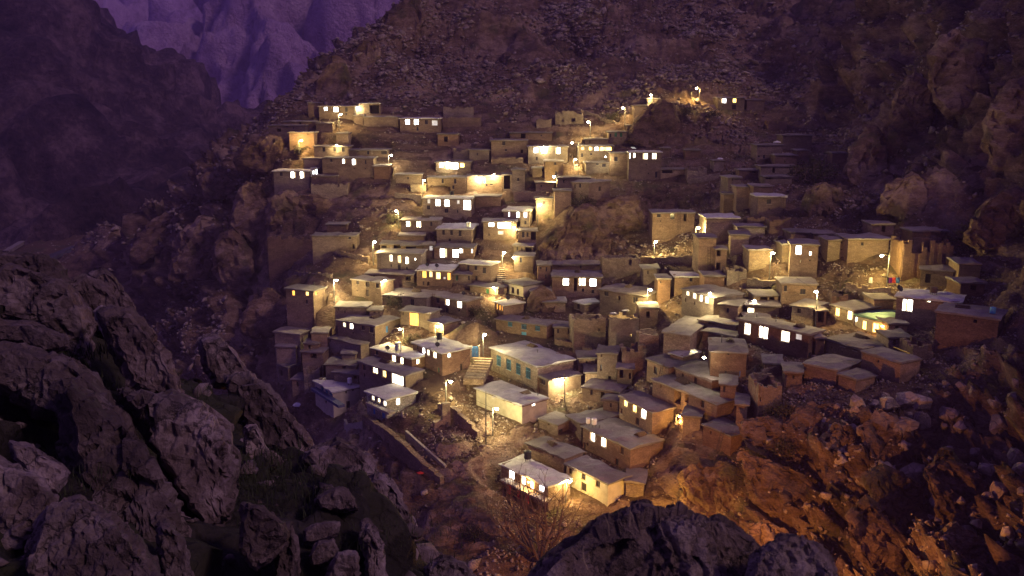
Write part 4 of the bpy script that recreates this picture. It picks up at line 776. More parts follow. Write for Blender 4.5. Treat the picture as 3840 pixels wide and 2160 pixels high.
# how far each ground point lies from a house (village ground is trodden, the rest is rock)
foot_d = np.full(len(XY), 60.)
for (A, u, v, W, D, zt, zb) in FOOT:
    q = XY-A[:2]; a = q@u[:2]; b = q@v[:2]
    d = np.hypot(np.maximum(np.maximum(-a, a-W), 0), np.maximum(np.maximum(-b, b-D), 0)); foot_d = np.minimum(foot_d, d)
wild = np.clip((foot_d-1.0)/9.0, 0, 1); wild = wild*wild*(3-2*wild); wild *= 1-.8*np.clip((-115-XY[:, 0])/20, 0, 1)*np.clip((14-Pb[:, 2])/5, 0, 1)
slope = 1-nb[:, 2]
steep = np.clip((slope-.10)/.2, 0, 1)
right = np.clip((Pb[:, 0]-18)/30, 0, 1)*np.clip((210-Pb[:, 1])/60, 0, 1)
knob = np.exp(-((Pb[:, 0]-16.5)**2+(Pb[:, 1]-177)**2)/90.)
amp = wild*(.55+.9*steep+.9*right)+.8*knob*np.clip(foot_d/2, 0, 1)
bed = np.stack([Pb[:, 0]*.86+Pb[:, 2]*.5, Pb[:, 1], -Pb[:, 0]*.5+Pb[:, 2]*.86], 1)          # rock beds of the right-hand mountain dip to the left
bed2 = np.stack([Pb[:, 0]*.80-Pb[:, 2]*.6, Pb[:, 1], Pb[:, 0]*.6+Pb[:, 2]*.80], 1)          # those of the lower cliff dip to the right
low = np.clip((Pb[:, 0]-16)/8, 0, 1)*np.clip((112-Pb[:, 1])/10, 0, 1)
D1_ = blocks(Pb, 9.0, 3, .45, .30, (1, 1, 1.5)); D2_ = blocks(Pb, 3.8, 11, .5, .4, (1, 1, 1.9)); D3_ = blocks(Pb, 1.9, 23, .5, .5, (1, 1, 1.8))
R1_ = blocks(bed, 11.0, 61, .55, .35, (.7, 1, 2.2)); R2_ = blocks(bed, 4.4, 67, .55, .4, (.7, 1, 2.2))
C1_ = blocks(bed2, 9.0, 71, .55, .35, (.6, 1, 2.4)); C2_ = blocks(bed2, 3.6, 73, .55, .45, (.6, 1, 2.2))
rr = right*(1-low); mm = 1-np.clip(right+low, 0, 1)
big_ = mm*D1_*1.9*np.clip(.4+1.2*steep, 0, 1.5)+rr*R1_*2.4+low*C1_*2.2
med_ = mm*D2_*.95+rr*R2_*1.1+low*C2_*.45
dsp = amp*(big_+med_*.9+.36*D3_*(1-.7*low)) + fbm(Pb, 26, 3, 5)*1.3*wild + fbm(Pb, 5, 3, 8)*.32*(.5+.5*wild) + .24*D3_*(1-.6*low)
def strata(c, period, seed, wob=.55):
    t = c/period+fbm(Pb, 15, 3, seed)*wob; return t-np.floor(t)-.5
dsp += amp*(rr*1.5*strata(bed[:, 2], 3.1, 201)+low*1.7*strata(bed2[:, 2], 2.9, 203)+low*.6*strata(bed2[:, 2], 1.1, 205)+rr*.6*strata(bed[:, 2], 1.2, 207))
clf = np.clip((slope-.22)/.15, 0, 1)*mm*wild
dsp += clf*(2.2*blocks(Pb, 8.5, 211, .5, .4, (1, 1, .7))+1.2*blocks(Pb, 3.4, 213, .5, .5, (1, 1, .9))+1.0*strata(Pb[:, 2], 2.6, 215))
crag = np.clip(fbm(Pb, 48, 3, 91)*1.4+.1, 0, 1)*wild                                         # rock ribs break through the scree here and there
led = (Pb[:, 2]+fbm(Pb, 20, 3, 93)*5)/3.4; led = led-np.floor(led)
dsp += crag*(2.0*blocks(Pb, 6.0, 95, .5, .4, (1, 1, 2.4))+1.5*(np.clip(led/.75, 0, 1)-.5))
far_ = np.clip((Pb[:, 1]-225)/60, 0, 1)*wild
dsp += far_*(blocks(Pb, 16, 41, .5, .3, (1, 1, 1.6))*1.9+blocks(Pb, 7, 43, .5, .4, (1, 1, 2.2))*1.0)
md = hit(1765, 1300); dsp += 2.6*np.exp(-((Pb[:, 0]-md[0])**2+(Pb[:, 1]-md[1]-2)**2)/14.)*np.clip(foot_d/1.5, 0, 1)
gul = (Pb[:, 0]*.75+Pb[:, 1]*.35+fbm(Pb, 30, 3, 301)*16)/34; gul = np.abs(gul-np.floor(gul)-.5)*4-1; dsp += far_*(2.6*gul+1.6*ridged(Pb, 20, 3, 305))
# trodden terraces inside the village
z_ = Pb[:, 2]+fbm(Pb, 16, 2, 55)*1.2; st_ = 2.3; fr_ = z_/st_-np.floor(z_/st_); tq = np.clip((fr_-.7)/.3, 0, 1); ter = (np.floor(z_/st_)+tq*tq*(3-2*tq))*st_-z_+st_*.36
vil = (1-wild)*np.clip((foot_d+.5)/2, 0, 1)
P = Pb+nb*dsp[:, None]; P[:, 2] += ter*vil*.65
# earth is cut away under floors, and kept below the roofs
for (A, u, v, W, D, zt, zb) in FOOT:
    q = P[:, :2]-A[:2]; a = q@u[:2]; b = q@v[:2]
    m = (a > -.35) & (a < W+.35) & (b > -.4) & (b < D+.2); P[m, 2] = np.minimum(P[m, 2], zb+.1+np.clip(b[m], 0, 3)*.0)
    fd = np.maximum(np.maximum(-a, a-W), 0); m = (b > -5) & (b <= -.4) & (fd < 2.5)      # level strip before the front wall
    P[m, 2] = np.minimum(P[m, 2], zb+.15+np.maximum(-b[m]-2.2, 0)*.8+fd[m]*.6+.12*D3_[m])
    m = (b > -.4) & (b < D) & (fd > .3) & (fd < 4)                                        # and along the side walls
    P[m, 2] = np.minimum(P[m, 2], zb+.2+np.maximum(b[m], 0)*.33+np.maximum(fd[m]-1.0, 0)*.8+.12*D3_[m])
    m = (a > -.6) & (a < W+.6) & (b >= D+.2) & (b < D+1.6); P[m, 2] = np.minimum(P[m, 2], zt-.15)
Fq = grid_faces(nx, ny)
hill = big_mesh("village_hillside", P, Fq, 'hill'); tag(hill, 'steep rocky hillside carrying the village and the crags around it', None, kind='structure')

# ------------------------------------------------------------------ stones strewn over the slope
def rock_proto(n=9, seed=0):
    rg = np.random.default_rng(seed); bm = bmesh.new()
    pts = rg.normal(size=(n, 3)); pts /= np.linalg.norm(pts, axis=1, keepdims=True); pts *= rg.uniform(.75, 1.15, (n, 1)); pts *= np.array([1, .8, .6])
    for p in pts: bm.verts.new(p)
    bmesh.ops.convex_hull(bm, input=bm.verts); bmesh.ops.triangulate(bm, faces=bm.faces)
    bad = [v for v in bm.verts if not v.link_faces]; bmesh.ops.delete(bm, geom=bad, context='VERTS'); bm.verts.index_update()
    V = np.array([v.co[:] for v in bm.verts]); T = np.array([[q.index for q in f.verts] for f in bm.faces]); bm.free(); return V, T
PROTO = [rock_proto(10+k % 4, 100+k) for k in range(14)]
def rots(n, rg):
    q = rg.normal(size=(n, 4)); q /= np.linalg.norm(q, axis=1, keepdims=True); w_, x, y, z = q.T
    return np.stack([1-2*(y*y+z*z), 2*(x*y-z*w_), 2*(x*z+y*w_), 2*(x*y+z*w_), 1-2*(x*x+z*z), 2*(y*z-x*w_), 2*(x*z-y*w_), 2*(y*z+x*w_), 1-2*(x*x+y*y)], 1).reshape(-1, 3, 3)
def scatter(name, pts, size, mat, rg, flat=.85):
    Vs, Ts = [], []; off = 0; R = rots(len(pts), rg); kind = rg.integers(0, len(PROTO), len(pts))
    for k, (V, T) in enumerate(PROTO):
        m = np.where(kind == k)[0]
        if not len(m): continue
        W_ = np.einsum('nij,vj->nvi', R[m], V)*size[m][:, None, None]; W_[:, :, 2] *= flat; W_ += pts[m][:, None, :]
        Vs.append(W_.reshape(-1, 3)); Ts.append((T[None]+(np.arange(len(m))*len(V))[:, None, None]+off).reshape(-1, 3)); off += len(m)*len(V)
    return big_mesh(name, np.concatenate(Vs), np.concatenate(Ts), mat)
rg = np.random.default_rng(99)
vx, vy = np.array([proj(p) for p in P]).T if False else (CX+F*P[:, 0]/(P[:, 1]*cp-(P[:, 2]-CZ)*sp), CY-F*(P[:, 1]*sp+(P[:, 2]-CZ)*cp)/(P[:, 1]*cp-(P[:, 2]-CZ)*sp))
vis = (vx > -60) & (vx < 3900) & (vy > -60) & (vy < 2220) & (P[:, 2] > 4) & (foot_d > .5)
clump = np.clip(fbm(P, 17, 3, 77)*2.0+.35, .03, 1.8)*np.clip(.25+wild*.75, 0, 1)
clump *= 1-.85*low*np.clip((40-P[:, 0])/4, 0, 1)
w_ = np.where(vis, clump/np.maximum(P[:, 1], 60)**.7, 0); w_ *= np.where(P[:, 1] < 60, 0, 1)
ids = rg.choice(len(P), 34000, p=w_/w_.sum())
sz = np.exp(rg.normal(-1.35, .6, len(ids)))*np.clip(P[ids, 1]/170, .7, 1.5); sz = np.clip(sz, .1, 1.3)*(.6+.4*wild[ids])
pts = P[ids]+np.c_[rg.uniform(-.3, .3, (len(ids), 2)), np.zeros(len(ids))]; pts[:, 2] += sz*.1
so = scatter("scattered_stones", pts, sz, 'stone', rg); tag(so, 'grey brown stones strewn over the whole hillside', 'stones', kind='stuff')
vw = np.where(vis & (foot_d > .25) & (foot_d < 7), np.clip(fbm(P, 6, 2, 177)+.6, .05, 1.5)*np.clip(1.2-foot_d/7, 0, 1)/np.maximum(P[:, 1], 60), 0)
ids = rg.choice(len(P), 17000, p=vw/vw.sum()); sz = np.clip(np.exp(rg.normal(-2.0, .5, len(ids))), .06, .5)
pts = P[ids]+np.c_[rg.uniform(-.35, .35, (len(ids), 2)), np.zeros(len(ids))]; pts[:, 2] += sz*.15
so = scatter("village_rubble", pts, sz, 'stone', rg); tag(so, 'small rubble lying in the lanes and yards between the houses', 'rubble', kind='stuff')
uw = np.where(vis & (foot_d > 2) & ~((P[:, 0] < -62) & (P[:, 1] < 275)) & ((P[:, 1] > 215) | ((rr > .4) & (P[:, 1] > 150))), np.clip(fbm(P, 22, 3, 277)*2.4+.2, .01, 2.0)*wild, 0)
ids = rg.choice(len(P), 10000, p=uw/uw.sum()); sz = np.clip(np.exp(rg.normal(-.65, .5, len(ids))), .2, 2.2)*np.clip(P[ids, 1]/240, .5, 1.3)
pts = P[ids]+np.c_[rg.uniform(-.5, .5, (len(ids), 2)), np.zeros(len(ids))]; pts[:, 2] += sz*.05
so = scatter("upper_scree", pts, sz, 'stone', rg, .6); tag(so, 'pale flat scree blocks lying over the upper slopes', 'scree', kind='stuff')
# boulders of the rubble slope, lower right
def terr_z(x, y):
    i = np.clip(np.searchsorted(xs_, x), 1, nx-1); j = np.clip(np.searchsorted(ys_, y), 1, ny-1); return P.reshape(ny, nx, 3)[j, i, 2]
kb = 0; BP = [rock_proto(18, 500+k) for k in range(10)]
for _ in range(1500):
    if kb >= 120: break
    px, py = rg.uniform(3060, 3850), rg.uniform(1290, 2060)
    if py < 1440+max(0, (3420-px))*.3 or (px > 3480 and py < 1310): continue
    if py > 1600+(px-2950)*.95: continue
    p = hit(px, py); s = float(np.clip(np.exp(rg.normal(-.15, .42)), .4, 1.8))*p[1]/92
    V, T = BP[kb % len(BP)]; Rm = rots(1, rg)[0]
    bm = bmesh.new(); vv = [bm.verts.new(Rm@(q*s*np.array([1, 1.1, 1.15]))) for q in V]
    for t in T: bm.faces.new([vv[i] for i in t])
    bmesh.ops.bevel(bm, geom=list(bm.edges), offset=s*.12, segments=1, affect='EDGES', clamp_overlap=True)
    me = bpy.data.meshes.new("boulder"); bm.to_mesh(me); bm.free(); me.materials.append(M['stone'])
    o = bpy.data.objects.new("boulder", me); COL.objects.link(o); o.location = (p[0], p[1], terr_z(p[0], p[1])+s*.12)
    tag(o, 'brown boulder heaped in the dark rubble slope below the far right houses', 'boulder', 'boulders of the rubble slope at the lower right'); kb += 1

# ------------------------------------------------------------------ mountains up the valley
def mountain(name, label, ctlpts, extra, x0, x1, y0, y1, step, seed, ampl, size, mat, blk):
    T = TPS([tuple(atY(*c)) for c in ctlpts]+extra, 20.0)
    xa = np.arange(x0, x1, step); ya = np.arange(y0, y1, step); XX, YY = np.meshgrid(xa, ya); q = np.c_[XX.ravel(), YY.ravel()]
    B_ = np.c_[q, T(q)]; nn = grid_normals(B_, len(xa), len(ya))
    d = ampl*ridged(B_*np.array([1, 1, .6]), size, 5, seed)*.55 + ampl*.5*ridged(B_*np.array([1.6, .5, .4]), size*.6, 4, seed+7)*.5 + blk*blocks(B_, blk*5, seed+3, .5, .3, (1, 1, .8)) + blk*.5*blocks(B_, blk*2.2, seed+5, .5, .4)
    rb_ = (B_[:, 0]+.55*B_[:, 2]+fbm(B_, size*.9, 3, seed+21)*size*.45)/(size*.8); rb_ = np.abs(rb_-np.floor(rb_)-.5)*4-1; rc_ = (B_[:, 0]*.8-.4*B_[:, 2]+fbm(B_, size*.5, 3, seed+25)*size*.3)/(size*.3); rc_ = np.abs(rc_-np.floor(rc_)-.5)*4-1
    d = d*.7+ampl*(.42*rb_+.16*rc_)
    d = d-d.mean()-ampl*.1; Q_ = B_+nn*d[:, None]; Q_[:, 2] = np.where(Q_[:, 2] > 300, 300+60*np.tanh((Q_[:, 2]-300)/60), Q_[:, 2]); Q_[:, 2] = np.maximum(Q_[:, 2], -60)
    o = big_mesh(name, Q_, grid_faces(len(xa), len(ya)), mat); tag(o, label, None, kind='structure'); return o
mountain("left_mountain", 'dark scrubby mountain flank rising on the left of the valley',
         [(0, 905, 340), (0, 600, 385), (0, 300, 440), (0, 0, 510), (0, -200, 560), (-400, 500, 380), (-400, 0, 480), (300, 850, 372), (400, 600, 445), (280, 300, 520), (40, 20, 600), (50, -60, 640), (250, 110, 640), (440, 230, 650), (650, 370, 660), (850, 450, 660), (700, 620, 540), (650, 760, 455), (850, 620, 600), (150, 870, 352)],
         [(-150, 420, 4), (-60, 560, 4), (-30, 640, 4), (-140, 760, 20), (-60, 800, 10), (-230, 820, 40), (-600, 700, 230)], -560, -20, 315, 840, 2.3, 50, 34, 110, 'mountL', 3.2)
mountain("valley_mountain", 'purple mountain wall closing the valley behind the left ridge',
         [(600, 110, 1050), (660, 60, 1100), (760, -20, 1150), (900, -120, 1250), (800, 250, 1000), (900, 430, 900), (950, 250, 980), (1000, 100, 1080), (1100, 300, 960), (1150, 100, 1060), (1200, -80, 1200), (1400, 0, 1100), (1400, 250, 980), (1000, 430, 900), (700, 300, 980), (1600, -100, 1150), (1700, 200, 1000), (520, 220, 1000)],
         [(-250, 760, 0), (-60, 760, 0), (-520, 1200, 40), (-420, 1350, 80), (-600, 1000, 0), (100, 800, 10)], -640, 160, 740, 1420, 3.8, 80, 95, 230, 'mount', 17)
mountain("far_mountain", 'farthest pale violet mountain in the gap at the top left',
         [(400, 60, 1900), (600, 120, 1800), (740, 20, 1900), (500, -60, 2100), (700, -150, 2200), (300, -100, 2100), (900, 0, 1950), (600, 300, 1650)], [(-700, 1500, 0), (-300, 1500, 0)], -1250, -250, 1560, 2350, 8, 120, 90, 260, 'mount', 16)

# valley floor: stream bed and track far below on the left
def ribbon(name, label, pts, w0, w1, lift, mat):
    Q = [atZ(*p, lift) for p in pts]; n = len(Q); V = []
    for i, q in enumerate(Q):
        t = Q[min(i+1, n-1)]-Q[max(i-1, 0)]; e = np.array([-t[1], t[0], 0]); e /= np.linalg.norm(e); ww = w0+(w1-w0)*i/(n-1); z = q[2]
        V += [tuple(q-e*ww), tuple(q+e*ww)]; V[-2] = (*V[-2][:2], z); V[-1] = (*V[-1][:2], z)
    f = [(2*i, 2*i+1, 2*i+3, 2*i+2) for i in range(n-1)]
    # give the strip a body so that it sits in the ground
    k = len(V); V += [(a, b, c-1.2) for a, b, c in V]; f += [(2*i, 2*i+2, k+2*i+2, k+2*i) for i in range(n-1)]+[(2*i+3, 2*i+1, k+2*i+1, k+2*i+3) for i in range(n-1)]
    o = mesh_obj(name, V, f, mat); tag(o, label, None, kind='structure'); return o
ribbon("valley_track", 'pale vehicle track along the valley floor far left', [(20, 940), (80, 905), (150, 892), (230, 872), (320, 856), (420, 842), (500, 828)], 1.0, 1.0, 10.3, 'road')
ribbon("stream", 'dark stream bed winding along the valley floor far left', [(90, 1010), (200, 955), (300, 915), (380, 880), (470, 850)], 1.6, 1.6, 9.0, 'water')

# ------------------------------------------------------------------ near spur under the camera, left and right
fgc = [(0, 1060, 27), (250, 1130, 27), (480, 1260, 27), (650, 1470, 25), (800, 1440, 32), (1000, 1590, 30), (1150, 1750, 27), (1400, 1870, 25), (1550, 2050, 23), (1690, 2190, 20),
       (300, 1700, 17.5), (700, 1750, 20), (1000, 1900, 17.5), (0, 1700, 14.5), (400, 2160, 11), (900, 2160, 13.5), (1300, 2180, 15.5), (-300, 1100, 26), (-300, 1800, 13), (200, 1300, 22)]
FGW = [tuple(atY(*c)) for c in fgc]
for c in fgc[:10]:
    p = atY(*c); FGW.append((p[0]+3, p[1]+5, p[2]-6)); FGW.append((p[0]+6, p[1]+11, p[2]-15))
FGW += [(0, 5, 56), (2.5, 5, 56.2), (4, 4, 56.2), (-4, 6, 54.5), (0, 9, 51), (5, 9, 50), (9, 7, 51), (3, 16, 42), (9, 16, 40), (0, 22, 40), (-4, 0, 57.5), (4, 0, 57.5), (-14, 2, 58), (10, 1, 56)]
FG = TPS(FGW, .05)
xa = np.arange(-26, 13, .14); ya = np.arange(-1.5, 40, .14); XX, YY = np.meshgrid(xa, ya); q = np.c_[XX.ravel(), YY.ravel()]
Bf = np.c_[q, FG(q)]; nf = grid_normals(Bf, len(xa), len(ya))
df = .5*blocks(Bf, 2.2, 5, .5, .4)+.22*blocks(Bf, .8, 6, .5, .4)+.15*fbm(Bf, 1.2, 3, 9)-.35
near = np.clip((np.hypot(Bf[:, 0], Bf[:, 1])-1.5)/3, 0, 1)
Pf = Bf+nf*(df*near)[:, None]
fo = big_mesh("near_slope", Pf, grid_faces(len(xa), len(ya)), 'soil'); tag(fo, 'dark stony ground between the near boulders', None, kind='structure')

rg = np.random.default_rng(411); pk = rg.choice(len(Pf), 2600); pk = pk[(Pf[pk, 1] > 7) & (Pf[pk, 0] < 3)]
szn = np.clip(np.exp(rg.normal(-1.9, .7, len(pk))), .05, .8)*np.clip(Pf[pk, 1]/20, .5, 1.2)
so = scatter("near_stones", Pf[pk]+np.array([0, 0, .03]), szn, 'fg', rg, .8); tag(so, 'loose stones in the gaps of the left foreground crag', 'stones', kind='stuff')

def slab(label, poly, Y, thick=None, group=None, seed=0, tiltY=0.0, rough=1.0, name='boulder', grow=1.05, mat='fg', cat='boulder', dip=1, thk=.8):
    """boulder whose face fills the given outline at distance Y; real thickness behind it, fissured skin"""
    rg = np.random.default_rng(seed); c = np.mean(poly, axis=0); pts = []
    ext = max(max(p[0] for p in poly)-min(p[0] for p in poly), max(p[1] for p in poly)-min(p[1] for p in poly))*Y/F
    th = thick or ext*thk; poly = [(c[0]+(q[0]-c[0])*grow, c[1]+(q[1]-c[1])*grow) for q in poly]
    for (px, py) in poly:
        k = 1-.16; q = (c[0]+(px-c[0])*k, c[1]+(py-c[1])*k)
        dy = tiltY*(c[1]-py)/max(60, ext*F/Y)*ext        # upper edge leans away
        pts.append(atY(*q, Y-.18*th+dy)); pts.append(atY(px, py, Y+.22*th+dy)); pts.append(atY(c[0]+(px-c[0])*.97, c[1]+(py-c[1])*.97+8, Y+.75*th+dy))
        pts.append(atY(c[0]+(px-c[0])*.7, c[1]+(py-c[1])*.7+20, Y+1.15*th+dy))
    pts = np.array(pts); cen = pts.mean(0)
    bm = bmesh.new()
    for p in pts: bm.verts.new(p-cen)
    bmesh.ops.convex_hull(bm, input=bm.verts); bmesh.ops.delete(bm, geom=[v for v in bm.verts if not v.link_faces], context='VERTS')
    bmesh.ops.triangulate(bm, faces=bm.faces)
    tgt = max(.028*Y/6, ext/85)
    for _ in range(9):
        es = [e for e in bm.edges if e.calc_length() > tgt*1.7]
        if not es or len(bm.faces) > 14000: break
        bmesh.ops.subdivide_edges(bm, edges=es, cuts=1); bmesh.ops.triangulate(bm, faces=[f for f in bm.faces if len(f.verts) > 3])
    for _ in range(1): bmesh.ops.smooth_vert(bm, verts=bm.verts, factor=.5, use_axis_x=True, use_axis_y=True, use_axis_z=True)
    bm.normal_update()
    V = np.array([v.co[:] for v in bm.verts]); Nn = np.array([v.normal[:] for v in bm.verts]); Wp = V+cen
    lean = np.stack([Wp[:, 0]*.8+dip*Wp[:, 2]*.6, Wp[:, 1], (-dip*Wp[:, 0]*.6+Wp[:, 2]*.8)*1.0], 1)      # beds dip to the right
    s = ext
    d = .050*s*blocks(lean, s*.42, seed, .6, .45, (1, 1, .55))+.020*s*blocks(lean, s*.19, seed+9, .6, .6, (1, 1, .6))+.006*s*fbm(Wp, s*.12, 4, seed+2)+.04*s*fbm(Wp, s*.6, 2, seed+4)+.005*s*blocks(lean, s*.07, seed+17, .6, .5)
    crk = np.abs(vnoise(lean*np.array([1, 1, .3]), s*.22, seed+31)); d -= .06*s*np.exp(-(crk/.03)**2)
    ck2 = np.abs(fbm(lean*np.array([.5, 1, 1.6]), s*.3, 2, seed+37)); d -= .05*s*np.exp(-(ck2/.03)**2); tt = lean[:, 2]/(s*.16)+fbm(Wp, s*.4, 2, seed+41)*.5; d += .03*s*(tt-np.floor(tt)-.5)
    V = V+Nn*(d*rough)[:, None]
    for v, p in zip(bm.verts, V): v.co = p
    me = bpy.data.meshes.new(name); bm.to_mesh(me); bm.free(); me.materials.append(M[mat])
    o = bpy.data.objects.new(name, me); COL.objects.link(o); o.location = cen; tag(o, label, cat, group); return o
SL = [
 ('rounded cap rock at the very top of the left foreground crag', [(-60, 955), (60, 948), (180, 958), (230, 1000), (266, 1062), (200, 1080), (110, 1060), (-60, 1060)], 25, .2),
 ('tall grey rock shoulder under the cap rock, left foreground', [(-60, 1000), (45, 985), (130, 1010), (240, 1075), (262, 1070), (330, 1200), (345, 1390), (260, 1350), (150, 1200), (-60, 1150)], 24, .2),
 ('leaning slab right of the cap rock, left foreground', [(262, 1060), (320, 1028), (400, 1080), (480, 1200), (505, 1265), (440, 1250), (370, 1250), (300, 1180)], 26, .3),
 ('smooth rounded rock at the right shoulder of the left foreground crag', [(335, 1028), (385, 1010), (430, 1040), (462, 1090), (505, 1165), (520, 1190), (470, 1200), (400, 1130)], 26.5, .3),
 ('great tilted slab with lichen in the middle of the left foreground', [(375, 1170), (480, 1172), (560, 1250), (612, 1310), (650, 1400), (685, 1495), (600, 1500), (495, 1460), (470, 1330), (420, 1250)], 21.5, .25),
 ('grassy ledge slab at the left picture edge', [(-60, 1300), (60, 1296), (240, 1340), (330, 1405), (460, 1560), (300, 1600), (150, 1540), (-60, 1430)], 18, .5),
 ('narrow overhanging rock lip at the left picture edge', [(-60, 1205), (100, 1200), (240, 1262), (256, 1302), (190, 1316), (-60, 1270)], 19.5, .2),
 ('longest smooth slab sweeping down the left foreground', [(230, 1420), (300, 1500), (460, 1570), (530, 1680), (665, 1900), (690, 2010), (570, 2060), (390, 1990), (280, 1820), (270, 1560)], 15, .45),
 ('bulging split boulder in the centre of the left foreground', [(450, 1462), (600, 1500), (745, 1540), (830, 1640), (872, 1780), (868, 1950), (800, 1995), (720, 1850), (640, 1720), (590, 1660), (510, 1560)], 17, .3),
 ('flat wedge of rock above the split boulder', [(670, 1482), (760, 1500), (870, 1600), (860, 1630), (780, 1620), (690, 1560)], 20.5, .3),
 ('dark pointed rock with brown crown, foremost of the ridge', [(748, 1268), (810, 1262), (870, 1300), (945, 1402), (920, 1440), (860, 1430), (800, 1450), (765, 1360)], 31, .2),
 ('long downhill slab below the brown-crowned rock', [(855, 1415), (950, 1402), (1010, 1455), (1150, 1640), (1185, 1700), (1130, 1720), (1000, 1680), (890, 1540)], 29, .3),
 ('upright blade of rock beside the grass ledge', [(920, 1602), (958, 1590), (1010, 1680), (1032, 1765), (1020, 1795), (925, 1790), (918, 1690)], 22.5, .1),
 ('large dark flat rock jutting over the slope', [(1135, 1722), (1180, 1672), (1275, 1642), (1312, 1665), (1380, 1720), (1432, 1772), (1426, 1796), (1340, 1812), (1190, 1780)], 24.5, .4),
 ('pale knobbly stone under the dark flat rock', [(1243, 1772), (1272, 1760), (1332, 1782), (1348, 1850), (1332, 1872), (1270, 1850)], 20.5, .2),
 ('pale-topped pillar rock at the lower right of the left crag', [(1372, 1812), (1410, 1790), (1440, 1786), (1492, 1832), (1548, 1932), (1560, 1995), (1500, 2030), (1400, 1970), (1370, 1890)], 22.5, .2),
 ('big oval boulder at the bottom beside the black gap', [(903, 1892), (930, 1876), (1000, 1920), (1062, 1962), (1082, 2030), (1020, 2095), (960, 2135), (906, 2060)], 13.5, .2),
 ('upper of two stacked stones at the bottom', [(1140, 1992), (1200, 1956), (1270, 1960), (1264, 2000), (1200, 2032), (1140, 2034)], 15.5, .3),
 ('lower of two stacked stones at the bottom', [(1158, 2084), (1180, 2042), (1250, 2016), (1268, 2060), (1252, 2112), (1170, 2124)], 15, .2),
 ('rough-barked looking stone right of the grass ledge', [(1180, 1868), (1240, 1836), (1300, 1830), (1332, 1870), (1352, 1914), (1280, 1914), (1195, 1908)], 17.5, .3),
 ('pale crusted hump at the bottom left corner', [(190, 1890), (300, 1868), (430, 1958), (520, 2060), (640, 2220), (100, 2220), (90, 2100)], 10.5, .5),
 ('shadowed block in the bottom left corner', [(-80, 1690), (150, 1780), (205, 1862), (110, 2050), (-80, 2140)], 12, .3),
 ('rounded stub below the longest smooth slab', [(588, 1975), (620, 1955), (690, 2040), (740, 2220), (640, 2220), (598, 2080)], 12.5, .3),
 ('low reddish stone at the bottom edge', [(1190, 2220), (1270, 2070), (1335, 2076), (1350, 2220)], 14.5, .3),
 ('thin upright splinter rock near the bottom edge', [(1358, 1962), (1386, 1955), (1432, 2050), (1450, 2220), (1388, 2220)], 16.5, .2),
 ('round patchy stone at the foot of the pillar rock', [(1495, 2072), (1530, 2036), (1570, 2066), (1565, 2100), (1520, 2108)], 20, .1),
 ('slanting finger rock in the crack at far left', [(30, 1652), (120, 1660), (252, 1772), (214, 1846), (180, 1836), (60, 1730)], 13.5, .3),
 ('wedge of grey stone on the crest between slab and grass ledge', [(1020, 1985), (1090, 1960), (1120, 2040), (1110, 2220), (1030, 2220)], 14, .3),
 ('small block below the flat wedge rock', [(770, 1640), (850, 1640), (905, 1700), (900, 1770), (830, 1720)], 20.5, .2),
 ('last low stones of the left crag at the bottom centre', [(1600, 2130), (1660, 2085), (1740, 2110), (1800, 2180), (1700, 2230), (1600, 2220)], 19, .3),
 ('broad near boulder in the bottom centre foreground', [(1960, 2230), (2060, 2062), (2200, 1952), (2330, 1902), (2400, 1882), (2480, 1884), (2560, 1898), (2630, 1925), (2680, 2010), (2740, 2230)], 5.6, .5),
 ('middle hump of the near boulders, bottom right of centre', [(2600, 1950), (2640, 1915), (2700, 1902), (2760, 1955), (2825, 2000), (2860, 2030), (2880, 2230), (2620, 2230)], 6.1, .4),
 ('pale rounded near boulder at the right of the foreground', [(2790, 2230), (2830, 2030), (2880, 1990), (2930, 1985), (2990, 1968), (3040, 1984), (3110, 2060), (3170, 2230)], 5.2, .4),
]
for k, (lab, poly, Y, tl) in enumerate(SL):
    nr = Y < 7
    slab(lab, [(a, b+26) for a, b in poly] if nr else poly, Y, seed=200+k*13, tiltY=tl, rough=1.0, mat='fgp' if nr else 'fg', grow=1.0 if nr else 1.05)

